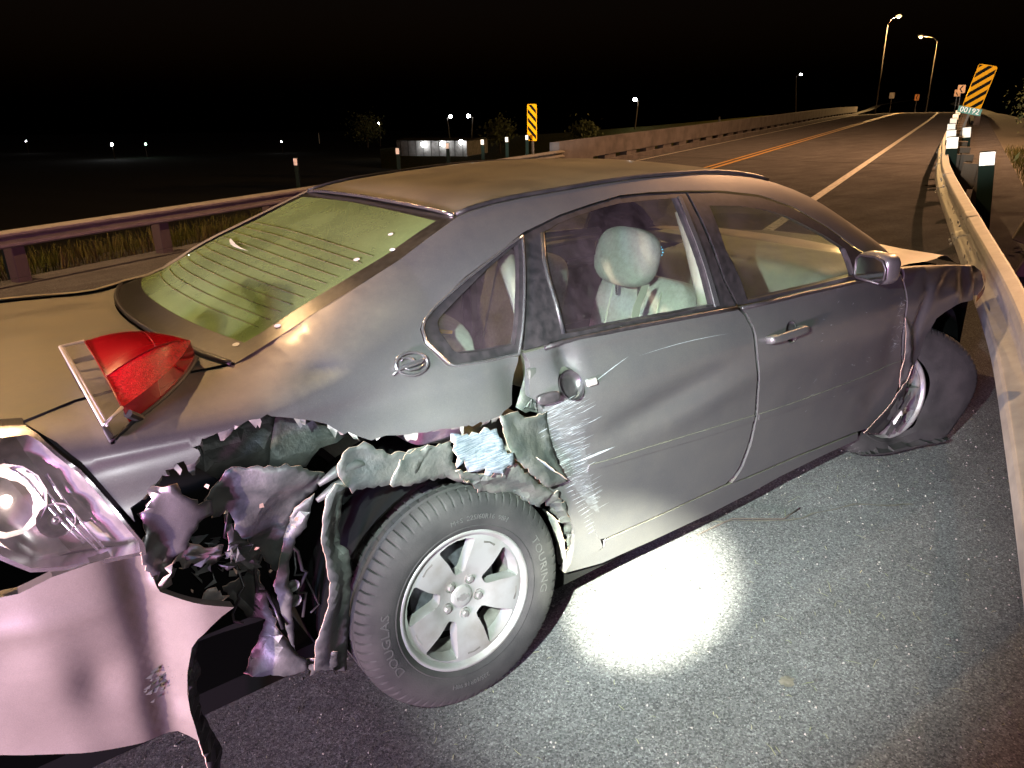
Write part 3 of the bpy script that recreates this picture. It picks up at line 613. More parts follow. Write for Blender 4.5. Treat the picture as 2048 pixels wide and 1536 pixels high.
# ---- roof
def roof(u, v):
    y0 = -1+2*v; x = (.262-.03*(1-y0*y0))*(1-u)+(1.76-.02*(1-y0*y0))*u
    w = wtop(x)-.012
    return (x, y0*w, ztop(x)+.018*(1-abs(y0)**2.2)+.006-.006*(abs(y0)**8)-(.012 if y0 > 0 else 0)*y0)
v, f = grid(40, 30, roof)
rfm = mesh('roof', v, [q[::-1] for q in f][::1], 'paint', CAR); rfm.data.flip_normals() if rfm.data.polygons[0].normal.z < 0 else None
for sg in (-1, 1):
    pts = [(x/20., sg*(wtop(x/20.)-.004), ztop(x/20.)+.004-(.012 if sg > 0 else 0)) for x in range(6, 36)]
    pts = [(.262, sg*(wtop(.262)-.004), ztop(.262)+.003-(.012 if sg > 0 else 0))]+pts
    MB().tube(pts, .0075, 6).build('roof_ditch_moulding', 'black', CAR, True)
pts = [Vector(roof(0, j/24.))+Vector((-.004,0,-.001)) for j in range(25)]
MB().tube(pts, .006, 6).build('rear_glass_top_seal', 'chrome', CAR, True)
# ---- rear glass with black border and heater wires
GE = [Vector((q[0], side_w(q[0],q[1])-.001, q[1]+.001)) for q in Q[0:7]]
def rgl(u, v, inset=0.):
    y0 = -1+2*v
    k = min(1.,max(0.,u))*(len(GE)-1); i = min(len(GE)-2, int(k)); e = GE[i].lerp(GE[i+1], k-i)   # edge along the pillar
    bow = (1-y0*y0)
    x = e.x-.018*bow*(1-u)-.100*bow*u-.03*bow*sin(pi*u)*.5
    z = e.z+.012*bow+.020*bow*sin(pi*u)-(.012*y0 if y0 > 0 else 0)
    if u > 1: x -= (u-1)*.7
    return Vector((x, y0*e.y, z))
v, f = grid(30, 40, lambda a, b: rgl(.06+a*.85, .05+b*.90))
rg = mesh('rear_glass', v, f, 'glass_rear', CAR); tag(rg, 'dust-covered greenish rear window')
bv = []; bf = []
def ring(a): # a in 0..1 round the border
    k = a*4; s_ = int(k) % 4; q = k-int(k)
    return [(q,0),(1,q),(1-q,1),(0,1-q)][s_]
N = 120
for i in range(N):
    u, w = ring(i/N); bv.append(rgl(u, w)); bv.append(rgl(.06+u*.85, .05+w*.90)+Vector((0,0,.0006)))
bf = [(2*i, 2*((i+1)%N), 2*((i+1)%N)+1, 2*i+1) for i in range(N)]
fb = mesh('glass_border', bv, bf, 'frit', rg)
if sum(p.normal.z for p in fb.data.polygons) < 0: fb.data.flip_normals()
if sum(p.normal.z for p in rg.data.polygons) < 0: rg.data.flip_normals()
for k in range(11):
    u = .36+k*.047
    MB().tube([rgl(u, .075+.85*j/20.)+Vector((0,0,.0015)) for j in range(21)], .0008, 4).build('heater_wire', 'wire', rg, True)
for u, w in ((.93,.06),(.80,.035),(.30,.05),(.22,.12),(.40,.10)):
    c = rgl(u, w)+Vector((0,0,.003)); c2 = rgl(u+.012, w)+Vector((0,0,.003)); c3 = rgl(u, w+.012)+Vector((0,0,.003))
    a, b = (c2-c)*.85, (c3-c)*.7
    mesh('inspection_dot', [c+a*cos(q*pi/5)+b*sin(q*pi/5) for q in range(10)], [tuple(range(10))], 'white', rg)
MB().tube([rgl(1.012, .0+j/40.)+Vector((0,0,.002)) for j in range(41)], .008, 6).build('glass_seal', 'black', CAR, True)
# wiped smear on the glass
sm = [rgl(.50+.012*sin(t_*3.0)+.03*t_, .74-.26*t_)+Vector((0,0,.004)) for t_ in [i/14. for i in range(15)]]
vv = []; 
for i, p in enumerate(sm):
    w = .0085*sin(pi*min(1,(i+.3)/14.))**.7*(1-i/17.)
    vv += [p+Vector((w,0,w*.5)), p-Vector((w,0,w*.5))]
mesh('wiped_smear', vv, [(2*i,2*i+1,2*i+3,2*i+2) for i in range(14)], simple('smear', (.42,.46,.38), .7), rg)
# ---- trunk lid
TE = [Vector((q[0], side_w(q[0],q[1])-.001, q[1]-.001)) for q in Q[6:11]]+[Vector((-1.10,.58,1.078)),Vector((-1.3,.45,1.07))]
def trunk(u, v):
    y0 = -1+2*v
    e = Vector(rgl(1.0, v)); xf = -.462-.105*(1-y0*y0)-.022
    x = xf*(1-u)+(-1.22-.03*(1-y0*y0))*u
    w = lerpt(-x, [-q.x for q in TE], [q.y for q in TE])
    z = lerpt(-x, [-q.x for q in TE], [q.z for q in TE])+.016*(1-y0*y0)-.004*u - .10*max(0.,(u-.78)/.22)**2 + (.006*(1-min(1.,u*8)))*0-(.012*y0 if y0 > 0 else 0)
    return Vector((x, y0*(w-.004), z))
v, f = grid(34, 34, trunk)
tl = mesh('trunk_lid', v, f, 'paint', CAR)
if sum(p.normal.z for p in tl.data.polygons) < 0: tl.data.flip_normals()
v, f = grid(12, 24, lambda a, b: trunk(1, b)+Vector((-.02*sin(a*pi), 0, -.30*a)))
mesh('trunk_rear_face', v, f, 'paint', CAR)
for sg in (-1, 1):
    MB().tube([(q.x, sg*(q.y-.0005), q.z+.0025-(.012 if sg > 0 else 0)) for q in TE[:5]], .0032, 6).build('trunk_seam', 'void', CAR, True)
# ---- hood (buckled), windscreen
def hood(u, v):
    y0 = -1+2*v; x = 2.56-.12*(1-y0*y0)+u*(3.55-2.56+.20*(1-y0*y0))
    z = .935-.03*u-.13*u*u+.03*(1-y0*y0)+.012*noise.noise((x*4,y0*3,1.))+.03*exp(-((u-.55)/.12)**2)*(.5+.5*y0*-1)
    return Vector((x, y0*(.80-.08*u), z))
v, f = grid(24, 24, hood); hd = mesh('hood', v, f, 'paint', CAR); tag(hd, 'buckled hood pressed under the guardrail')
if sum(p.normal.z for p in hd.data.polygons) < 0: hd.data.flip_normals()
def wsc(u, v):
    y0 = -1+2*v; a = Vector(roof(1, v)); a.z -= .006; b = Vector((2.54-.14*0+.10*(1-y0*y0)*1., y0*.74, .965+.02*(1-y0*y0)))
    p = a*(1-u)+b*u; p.z += .03*sin(pi*u); return p
v, f = grid(14, 16, wsc); ws = mesh('windscreen', v, f, 'glass_far', CAR)
# ---- far side of the body, plain
LP = [(-1.22,.40),(-1.22,1.05),(-.95,1.08),(-.45,1.09),(-.1,1.236),(.275,1.375),(.7,1.415),(1.16,1.428),(1.6,1.396),(2.0,1.285),(2.4,1.08),(2.6,.95),(3.0,.89),(3.55,.80),(3.6,.45),(3.2,.40)]
LP += [(2.807+.37*cos(a), .33+.36*sin(a)) for a in [pi*k/8. for k in range(0,9)]]+[(2.3,.2),(.45,.2)]+[(.38*cos(a), .33+.36*sin(a)) for a in [pi*k/8. for k in range(0,9)]]+[(-.7,.35)]
W1 = [(.10,1.06),(.12,1.12),(.42,1.29),(.42,1.05)]; W2 = [(.50,1.04),(.50,1.30),(.85,1.36),(1.13,1.36),(1.12,1.02)]; W3 = [(1.28,1.01),(1.28,1.325),(1.6,1.28),(1.8,1.215),(2.06,1.08),(2.07,.985)]
panel('far_body_side', LP, 'paint', CAR, 0., .06, holes=[W1,W2,W3], flange=.03, sg=1)
for Wn in (W1,W2,W3): panel('far_window_pane', Wn, 'glass_far', CAR, -.016, .08, flange=0, sg=1)
# ---- floor, cavities
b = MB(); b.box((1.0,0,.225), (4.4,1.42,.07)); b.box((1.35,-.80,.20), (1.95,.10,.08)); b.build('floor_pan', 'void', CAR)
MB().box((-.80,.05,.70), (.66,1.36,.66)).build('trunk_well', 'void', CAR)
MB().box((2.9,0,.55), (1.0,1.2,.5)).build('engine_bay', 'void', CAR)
MB().box((3.32,-.30,.42), (.62,.86,.52), None, .05).build('front_end_shade_box', 'void', CAR)  # added black box, fills the front gap with shade
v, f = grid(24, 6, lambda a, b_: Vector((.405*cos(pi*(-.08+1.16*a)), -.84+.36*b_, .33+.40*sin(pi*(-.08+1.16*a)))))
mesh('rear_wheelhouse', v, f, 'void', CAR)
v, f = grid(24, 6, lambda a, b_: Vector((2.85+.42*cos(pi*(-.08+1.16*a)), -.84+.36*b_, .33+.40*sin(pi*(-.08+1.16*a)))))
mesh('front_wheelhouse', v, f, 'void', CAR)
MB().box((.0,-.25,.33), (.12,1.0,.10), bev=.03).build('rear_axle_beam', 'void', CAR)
# ---- torn and crushed sheets of the rear corner
SH = [('lining_dark','trunk_side_lining','olive',.003,6,1,0),('lining_grey','inner_quarter_panel','olive',.003,6,2,0),('void_lower','cavity_shade_sheet','void',.0,5,3,0),  # the black sheet stands for shade inside the torn corner
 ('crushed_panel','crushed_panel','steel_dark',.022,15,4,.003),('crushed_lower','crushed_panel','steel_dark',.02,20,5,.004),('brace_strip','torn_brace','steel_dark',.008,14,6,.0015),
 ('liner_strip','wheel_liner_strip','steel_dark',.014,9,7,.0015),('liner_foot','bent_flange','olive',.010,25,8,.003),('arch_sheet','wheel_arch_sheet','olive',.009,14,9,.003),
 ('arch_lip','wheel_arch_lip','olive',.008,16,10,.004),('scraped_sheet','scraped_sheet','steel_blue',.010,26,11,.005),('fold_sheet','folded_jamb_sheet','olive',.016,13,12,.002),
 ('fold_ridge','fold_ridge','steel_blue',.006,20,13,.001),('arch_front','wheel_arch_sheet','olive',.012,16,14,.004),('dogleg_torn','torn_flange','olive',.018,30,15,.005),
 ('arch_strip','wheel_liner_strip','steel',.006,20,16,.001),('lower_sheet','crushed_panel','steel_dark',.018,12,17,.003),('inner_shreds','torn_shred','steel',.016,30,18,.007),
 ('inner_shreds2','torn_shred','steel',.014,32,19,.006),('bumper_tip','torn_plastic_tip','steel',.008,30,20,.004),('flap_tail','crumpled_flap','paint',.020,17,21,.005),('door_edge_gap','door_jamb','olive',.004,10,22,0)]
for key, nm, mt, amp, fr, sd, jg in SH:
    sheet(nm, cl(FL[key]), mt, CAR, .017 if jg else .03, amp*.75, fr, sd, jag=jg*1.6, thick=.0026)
# pressed ribs on the crushed panel
rb = MB()
for row in ([(-.46,.83),(-.41,.85),(-.36,.855),(-.33,.845)], [(-.47,.79),(-.42,.81),(-.36,.82),(-.32,.81)]):
    rb.tube([(x+.07, -skin(x,z)+.035, z+.005) for x, z in row], [.006,.014,.014,.006], 8)
rb.build('pressed_rib', 'steel_dark', CAR, True)
# two bolts on the brace
for x, z in ((-.468,.545),(-.468,.50)):
    MB().lathe([(0,.0),(.004,.013),(-.004,.016),(-.006,.018)], 12, Matrix.Translation((x,-.812,z))).build('bolt', 'olive', CAR)
# frayed shreds of trim under the tail lamp
fr_ = MB(); r5 = random.Random(11)
for i in range(34):
    c = Vector((r5.uniform(-.70,-.56), r5.uniform(-.86,-.80), r5.uniform(.66,.75)))
    q = [c+Vector((r5.uniform(-.03,.03), r5.uniform(-.015,.015), r5.uniform(-.022,.022))) for _ in range(4)]
    fr_.add(q, [(0,1,2),(0,2,3)])
fr_.build('torn_shreds', 'steel_dark', CAR)
tag(bpy.data.objects['torn_shreds'], kind='stuff')
# loose wiring and fasteners among the wreckage
wr = random.Random(77)
for k in range(7):
    a = Vector((wr.uniform(-.66,-.42), -.80+wr.uniform(-.03,.03), wr.uniform(.62,.86))); pts = [a]
    for j in range(6): pts.append(pts[-1]+Vector((wr.uniform(-.03,.035), wr.uniform(-.015,.015), wr.uniform(-.07,.0))))
    MB().tube(pts, wr.uniform(.0025,.005), 6).build('loose_wire', 'black', CAR, True)
for k in range(13):      # splinters of bare steel, the headlamp's peach light put into their colour
    c = Vector((wr.uniform(-.74,-.36), -.86+wr.uniform(-.03,.03), wr.uniform(.62,.93))); L = wr.uniform(.010,.03); a = wr.uniform(0,2*pi); w_ = wr.uniform(.003,.010)
    d = Vector((cos(a),wr.uniform(-.4,.4),sin(a))); n_ = Vector((-sin(a),wr.uniform(-.3,.3),cos(a)))
    mesh('steel_splinter', [c, c+d*L*.5+n_*w_, c+d*L, c+d*L*.45-n_*w_*.6], [(0,1,2),(0,2,3)], 'bare', CAR, False)
# ---- hanging bumper cover
def bskin(x, z):
    k = max(0., min(1., (x+.80)/.10)); k = k*k*(3-2*k)
    return side_w(x, z)+.012+.034*k-.034*exp(-((x+.805)/.05)**2)+.010*exp(-((z-.33)/.05)**2)+.008*noise.noise((x*4,z*3,9))+.006*noise.noise((x*9,z*5,4))+.010*exp(-((z-.72)/.03)**2)-.018*exp(-((x+.93)/.05)**2-((z-.52)/.07)**2)+.012*exp(-((x+1.0)/.06)**2-((z-.62)/.10)**2)
BP = [(p[0],p[2]) for p in FL['bumper_side']]
MT['paint_b'] = paint('grey_bumper_paint', (.10,.086,.074), (.22,.185,.15), .5, .25, .40, .2)
bp = panel('bumper_cover', BP, 'paint_b', CAR, 0., .022, flange=.028, fn=bskin); tag(bp, 'bumper cover torn loose and flared out at the wheel opening')
v, f = grid(44, 14, lambda a, b_: Vector((-1.115-.22*(1-abs(-1+2*a)**4.)-.012*sin(pi*b_), (-1+2*a)*(.80+.03*sin(pi*b_)), .43+.375*b_)))
mesh('bumper_rear_face', v, f, 'paint_b', CAR)
v, f = grid(30, 8, lambda a, b_: Vector((-1.12-.13*(1-abs(-1+2*a)**4.)+.03*b_, (-1+2*a)*(.74-.06*b_), .78+.29*b_)))
mesh('rear_panel', v, f, 'paint', CAR)
sheet('bumper_inner_edge', cl(FL['bumper_edge']), 'black', CAR, .018, .006, 12, 30, jag=.002)
gp = MB(); r6 = random.Random(5)
for i in range(34):
    x, z = -.815+r6.gauss(0,.022), .455+r6.gauss(0,.014); L = r6.uniform(.008,.03)
    y = -bskin(x, z)-.002
    gp.add([(x,y,z),(x+L,y-r6.uniform(0,.004),z+L*.4),(x+L*.6,y-.001,z-L*.3)], [(0,1,2)])
gp.build('gouge_mark', 'steel_dark', bp); tag(bpy.data.objects['gouge_mark'], kind='stuff')
# ---- tail lamp left in the corner
LO = cl(PN['tail_lens'])
cx_ = sum(p[0] for p in LO)/len(LO); cz_ = sum(p[1] for p in LO)/len(LO)
def shrink(P, k): return [(cx_+(x-cx_)*k, cz_+(z-cz_)*k) for x, z in P]
th_ = panel('tail_lamp', shrink(LO,.96), 'lampchrome', CAR, -.055, .03, flange=0, fn=lambda x, z: side_w(x,z)+.012*sin(x*38+z*16)); tag(th_, 'clear tail lamp unit with chrome reflectors')
panel('lamp_cover', LO, 'clear2', th_, .008, .03, flange=0, fn=side_w)
panel('lamp_rim', LO, 'chrome', th_, .006, .03, holes=[shrink(LO,.93)], flange=.05, fn=side_w)
panel('lamp_wall', shrink(LO,.955), 'paint_b', th_, -.06, .03, flange=0, fn=side_w)
def ydir(x, z):
    e = .01; n = Vector((-(skin(x+e,z)-skin(x-e,z))/(2*e), -1, -(skin(x,z+e)-skin(x,z-e))/(2*e))).normalized()
    return n
def onskin(x, z, out=0.): return Vector((x, -(side_w(x, z)), z))+ydir(x, z)*out
def skinmat(x, z, out=0., spin=0.):
    n = ydir(x, z); Y = -n; X = Vector((1,0,0)); X = (X-Y*X.dot(Y)).normalized(); Zv = X.cross(Y)
    p = onskin(x, z, out)
    M_ = Matrix(((X.x,Y.x,Zv.x,p.x),(X.y,Y.y,Zv.y,p.y),(X.z,Y.z,Zv.z,p.z),(0,0,0,1)))
    return M_ @ Matrix.Rotation(spin, 4, 'Y')
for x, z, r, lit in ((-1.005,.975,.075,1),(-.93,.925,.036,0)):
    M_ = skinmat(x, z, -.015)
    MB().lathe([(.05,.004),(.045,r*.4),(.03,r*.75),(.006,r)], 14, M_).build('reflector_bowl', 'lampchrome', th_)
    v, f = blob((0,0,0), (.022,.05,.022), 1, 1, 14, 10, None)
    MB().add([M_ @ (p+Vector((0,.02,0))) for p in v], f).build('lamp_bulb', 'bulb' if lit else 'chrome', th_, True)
for k in range(3):
    a = [(-.985+.03*k+t_*.09, 1.06-.028*k-t_*(.20+.02*k)) for t_ in [i/10. for i in range(11)]]
    a = [q for q in a if inpoly(q[0], q[1], shrink(LO,.93))]
    if len(a) > 3: MB().tube([onskin(x, z, -.03) for x, z in a], .0035, 5).build('chrome_rib', 'chrome', th_, True)
# ---- emblem on the C-pillar
M_ = skinmat(-.083, 1.060, .003, radians(4))
em = MB(); em.tube([M_ @ Vector((.046*cos(a), -.003, .030*sin(a))) for a in [2*pi*k/36 for k in range(37)]], .0042, 8, False)
eo = em.build('oval_emblem', 'chrome', CAR, True)
lp = MB(); path = [(-.062,-.022),(-.045,-.012),(-.030,-.006),(-.012,-.002),(.008,-.001),(.026,.002),(.046,.010)]
lp.tube([M_ @ Vector((x,-.006,z)) for x, z in path], [.002,.003,.006,.008,.007,.006,.002], 8)
lp.tube([M_ @ Vector((x,-.006,z)) for x, z in [(.012,.000),(.004,.010),(-.008,.017),(-.022,.018),(-.030,.010)]], [.004,.005,.004,.003,.001], 8)
lp.tube([M_ @ Vector((x,-.006,z)) for x, z in [(-.03,-.006),(-.012,-.016),(.014,-.016),(.034,-.006)]], [.002,.003,.003,.001], 8)
lp.build('leaping_figure', 'chrome', eo, True)
# ---- door handles
def cup(x, z, r, parent):
    M_ = skinmat(x, z, .0025)
    MB().lathe([(.030,.0),(.029,r*.6),(.022,r*.9),(.004,r*1.04)], 28, M_).build('handle_recess', 'trim', parent, True)
cup(1.523, .848, .042, fd)
M_ = skinmat(1.47, .850, .0)
v, f = blob((0,-.032,0), (.235,.018,.030), .45, .6, 26, 14)
hb_ = MB().add([M_ @ p for p in v], f); v, f = blob((-.095,-.014,0), (.05,.04,.032), .5, .5, 20, 12); hb_.add([M_ @ p for p in v], f)
v, f = blob((.10,-.014,0), (.03,.04,.028), .5, .5, 20, 12); hb_.add([M_ @ p for p in v], f)
hb_.build('door_handle', 'paint', fd, True)
cup(.408, .905, .046, rd)
M_ = skinmat(.305, .893, .0)
v, f = blob((0,-.010,0), (.075,.022,.034), .6, .6, 22, 12); MB().add([M_ @ p for p in v], f).build('door_handle_stub', 'trim', rd, True)
M_ = skinmat(.480, .897, .004); MB().box((0,0,0), (.035,.016,.022), None, .003).build('handle_bracket', 'steel', rd)
o_ = bpy.data.objects['handle_bracket']; o_.matrix_local = M_
# ---- scrape on the rear door: pale gouges
sc_m, t, p = newmat('pale_scrapes'); t.nodes.remove(p); o_ = t.nodes['Material Output']
tr = _n(t,'BsdfTransparent'); df = _n(t,'BsdfPrincipled'); df.inputs['Base Color'].default_value = (.27,.29,.30,1); df.inputs['Roughness'].default_value = .5
mx = _n(t,'MixShader'); s1 = ramp(t, nz(t, 9, 5, .7, stretch=(1.6,1,34,(0,radians(-14),0))), [(.42,0.),(.72,.42)])
s2 = ramp(t, nz(t, 7, 4, .6), [(.36,0.),(.62,1.)])
t.links.new(math_(t,'MULTIPLY',s1,s2), mx.inputs[0]); t.links.new(tr.outputs[0], mx.inputs[1]); t.links.new(df.outputs[0], mx.inputs[2]); t.links.new(mx.outputs[0], o_.inputs[0])
panel('scrape_mark', cl(PN['scratch_patch']), sc_m, rd, .0035, .022, flange=0)
sl_ = MB(); r7 = random.Random(8)
def sliver(x, z, L, ang, w):
    n = 5; c = []; 
    for i in range(n+1):
        t_ = i/n; xx = x+L*cos(ang)*t_; zz = z+L*sin(ang)*t_+.15*L*sin(pi*t_)*.1
        ww = w*sin(pi*min(.98,max(.02,t_)))
        c += [onskin2(xx, zz+ww), onskin2(xx, zz-ww)]
    sl_.add(c, [(2*i,2*i+1,2*i+3,2*i+2) for i in range(n)])
def onskin2(x, z): return Vector((x, -(skin(x, z)+.0042), z))
SP = cl(PN['scratch_patch'])
k = 0
while k < 150:
    x, z = r7.uniform(.26,.66), r7.uniform(.30,.93)
    if not inpoly(x, z, SP): continue
    left = z*(-.45)+.62
    if r7.random() > max(.12, 1-abs(x-(.30+(.85-z)*.42))/.16): continue
    sliver(x, z, r7.uniform(.02,.06), radians(r7.uniform(6,15)), r7.uniform(.0003,.0009)); k += 1
for i in range(26):
    x = .28+.21*i/25.+r7.uniform(-.004,.004); z = .78-.42*(i/25.); sliver(x, z, r7.uniform(.03,.06), radians(r7.uniform(6,14)), r7.uniform(.0005,.0014))
sliver(.46,.885,.20,radians(15),.0012); sliver(.70,.93,.45,radians(-2),.0008); sliver(.42,.642,.16,radians(5),.004)
sl_.build('scratch_lines', simple('scratched_bare_metal', (.34,.36,.37), .5, .3, (.20,.21,.22), 40), rd)
tag(bpy.data.objects['scratch_lines'], kind='stuff')
sl_ = MB()
for i in range(46):
    x = 2.42+r7.gauss(0,.03)-.0; z = r7.uniform(.58,.84); sliver(x-.04, z, r7.uniform(.01,.05), radians(r7.uniform(-40,40)), r7.uniform(.0005,.0018))
for i in range(30): sliver(r7.uniform(1.6,2.4), r7.uniform(.45,.9), r7.uniform(.005,.03), radians(r7.uniform(-30,40)), r7.uniform(.0006,.0014))
sl_.build('scratch_lines', bpy.data.materials['scratched_bare_metal'], fd); tag(bpy.data.objects['scratch_lines.001'], kind='stuff')
# ---- latch hardware hanging in the door gap
lt = MB(); lt.box((.292,-.855,.945), (.028,.02,.055), None, .004); lt.box((.302,-.86,.885), (.02,.03,.03), None, .004)
for i in range(9):
    c = Vector((.29+r7.uniform(-.03,.05), -.875+r7.uniform(-.02,.01), .855+r7.uniform(-.03,.02)))
    lt.tube([c, c+Vector((r7.uniform(-.03,.03),r7.uniform(-.01,.01),r7.uniform(-.03,.02))), c+Vector((r7.uniform(-.04,.04),0,r7.uniform(-.04,.0)))], .004, 6)
lt.build('door_latch', 'olive', CAR)
# ---- door mirror
mr = MB(); Mm = Matrix.Rotation(radians(-12), 4, 'Z')
v, f = blob((2.045,-.950,1.028), (.095,.168,.126), .55, .55, 28, 18, Mm.to_3x3()); mr.add(v, f)
mr.tube([(2.14,-.84,.965),(2.11,-.87,.975),(2.06,-.91,1.0)], [.030,.028,.03], 10)
mo = mr.build('door_mirror', 'paint', CAR, True)
mv = [Mm.to_3x3() @ Vector((-.0485, .5*.146*a, .5*.104*b_*(1.0 if a < .3 else .92)))+Vector((2.045,-.950,1.028)) for a, b_ in ((-.75,-1),(.8,-1),(1,-.7),(1,.6),(.75,1),(-.2,1),(-.75,.75),(-1,.2),(-1,-.6))]
mesh('mirror_glass', mv, [tuple(range(9))], 'mirror', mo, False)
MB().tube(mv+[mv[0]], .006, 6).build('mirror_bezel', 'trim', mo, True)
# ---- interior
def seat(y, x0):
    t3 = Matrix.Rotation(radians(16), 3, 'Y')
    v, f = blob((x0+.02,y,.70), (.17,.50,.66), .35, .35, 32, 20, t3); so = MB().add(v, f)
    v, f = blob((x0+.26,y,.42), (.56,.50,.17), .4, .35, 32, 14); so.add(v, f)
    o_ = so.build('seat', 'beige', CAR, True)
    for yy in (-.13,.13): MB().tube([t3 @ Vector((-.088,yy,zz))+Vector((x0+.02,y,.70)) for zz in (-.25,-.1,.05,.2,.27)], .004, 6).build('seat_seam', 'belt', o_, True)
    v, f = blob((x0-.055,y,1.115), (.135,.30,.23), .72, .72, 32, 20, t3); MB().add(v, f).build('headrest', 'beige', o_, True)
    for d in (-.06,.06): MB().tube([(x0-.04,y+d,.95),(x0-.05,y+d,1.06)], .007, 6).build('headrest_post', 'chrome', o_, True)
seat(-.40, 1.20); seat(.40, 1.20)
v, f = blob((.12,0,.78), (.20,1.30,.62), .3, .2, 36, 18, Matrix.Rotation(radians(14),3,'Y')); rs = MB().add(v, f); v, f = blob((.42,0,.45), (.60,1.34,.20), .4, .25, 32, 14); rs.add(v, f)
rso = rs.build('rear_bench_seat', 'beige', CAR, True)
for y in (-.38,.38):
    v, f = blob((.03,y,1.085), (.12,.28,.10), .55, .6, 28, 14); MB().add(v, f).build('headrest', 'beige', rso, True)
MB().box((-.22,0,1.035), (.50,1.18,.02)).build('parcel_shelf', 'beige_pl', CAR)
# pillars seen from inside, front belt
MB().tube([(1.20,-.62,1.31),(1.20,-.68,1.18),(1.19,-.75,1.02),(1.18,-.80,.85)], .03, 8).build('pillar_trim', 'beige_pl', CAR, True)
MB().tube([(1.22,.70,1.28),(1.21,.74,1.18),(1.20,.78,1.02),(1.2,.80,.85)], .035, 8).build('pillar_trim', 'beige_pl', CAR, True)
MB().tube([(.40,-.60,1.24),(.40,-.66,1.14),(.38,-.74,1.02)], .03, 8).build('pillar_trim', 'beige_pl', CAR, True)
def strap(name, P, w, parent):
    v = []
    for x, y, z, a in P: v += [(x-w*cos(a), y, z-w*sin(a)), (x+w*cos(a), y, z+w*sin(a))]
    return mesh(name, v, [(2*i,2*i+1,2*i+3,2*i+2) for i in range(len(P)-1)], 'belt', parent)
strap('seat_belt', [(.74,.40,1.20,.2),(.80,.20,1.22,.3),(.86,.06,1.16,.7),(.90,-.02,1.05,1.3),(.90,-.06,.92,1.6),(.88,-.10,.80,1.6)], .03, CAR)
strap('seat_belt', [(1.02,-.62,1.06,.0),(1.0,-.60,.98,.0),(1.0,-.58,.86,.1)], .022, CAR)
# far door cards with ledges
for a, b_, nm in ((.46,1.18,'door_card'),(1.24,2.2,'door_card')):
    d = MB(); d.box(((a+b_)/2,.835,.70), (b_-a,.05,.56), None, .02); d.box(((a+b_)/2,.79,.80), (b_-a-.1,.07,.05), None, .02); d.box(((a+b_)/2,.80,.93), (b_-a-.02,.05,.03), None, .01)
    dc = d.build(nm, 'beige_pl', CAR)
    M2 = MB(); M2.lathe([(0,.0),(0,.016),(-.006,.02)], 16, Matrix.Translation(((a+b_)/2+.12,.754,.815))); M2.build('inner_handle', 'chrome', dc)
ds = MB(); v, f = blob((2.34,0,.80), (.52,1.42,.34), .35, .3, 36, 18); ds.add(v, f); dso = ds.build('dashboard', 'beige_pl', CAR, True)
v, f = blob((2.20,.38,.93), (.22,.40,.12), .5, .5, 24, 12); MB().add(v, f).build('instrument_hood', 'black', dso, True)
icl = []
for y, z, r in ((.47,.925,.045),(.36,.925,.052),(.27,.92,.03)):
    for k in range(9):
        a = radians(-30+k*30); c = Vector((2.085, y-r*cos(a), z+r*sin(a))); icl.append((c, (.004,.006,.006)))
icl += [((2.085,.40,.88), (.004,.05,.012)), ((2.085,.40,.897), (.004,.03,.01))]
for c, d in icl: MB().box(c, d).build('instrument_light', 'cluster', dso)
sw = MB(); Ms = Matrix.Translation((1.93,.38,.86)) @ Matrix.Rotation(radians(65),4,'Y')
sw.tube([Ms @ Vector((.185*cos(a),.185*sin(a),0)) for a in [2*pi*k/40 for k in range(41)]], .014, 8, False)
sw.tube([Ms @ Vector((0,-.18,0)), Ms @ Vector((0,.18,0))], .018, 8); v, f = blob((0,0,0), (.14,.16,.05), .6, .6, 18, 10); sw.add([Ms @ p for p in v], f)
sw.build('steering_wheel', 'beige_pl', CAR, True)
MB().box((.10,-.60,1.02), (.16,.01,.10), Matrix.Rotation(radians(15),3,'Y')).build('yellow_envelope', 'yellow', CAR)
tag(bpy.data.objects['yellow_envelope'], 'yellow padded envelope on the parcel shelf by the quarter window', 'envelope'); bpy.data.objects['yellow_envelope'].parent = None
v, f = grid(10, 10, lambda a, b_: Vector((.35+1.35*a, -.52+1.04*b_, ztop(.35+1.35*a)-.02))); mesh('headliner', v, f, 'beige_pl', CAR)
# ---- wheels
def wheel_mat(c, n, zlean=(0,0,1)):
    Y = -Vector(n).normalized(); Zv = Vector(zlean); Zv = (Zv-Y*Zv.dot(Y)).normalized(); X = Y.cross(Zv)
    return Matrix(((X.x,Y.x,Zv.x,c[0]),(X.y,Y.y,Zv.y,c[1]),(X.z,Y.z,Zv.z,c[2]),(0,0,0,1)))
def tyre(N=560, flat=False):
    RS = 1.015; prof = [(-.095,.214),(-.108,.235),(-.113,.265),(-.111,.292),(-.102,.315),(-.090,.328),(-.074,.3335)]
    for g in (-.060,-.022,.022,.060):
        prof += [(g-.008,.3355),(g-.005,.328),(g+.005,.328),(g+.008,.3355)]
    prof += [(.074,.3335),(.086,.330),(.096,.322),(.1025,.314),(.1085,.302),(.1115,.290),(.1120,.288),(.1135,.265),(.1125,.248),(.1085,.236),(.1095,.233),(.104,.222),(.098,.214)]
    v = []; f = []; q = len(prof)
    for i in range(N):
        w = 2*pi*i/N
        for a, r in prof:
            if i % 8 == 0 and .066 < abs(a) < .1034 and r > .312: r -= .0065
            if i % 8 == 4 and abs(a) < .052 and r > .334 : r -= .004
            if r > .3: r *= RS
            v.append(Vector((r*cos(w), -a, r*sin(w))))
    for i in range(N):
        for k in range(q-1): f.append((i*q+k, i*q+k+1, ((i+1)%N)*q+k+1, ((i+1)%N)*q+k))
    return v, f
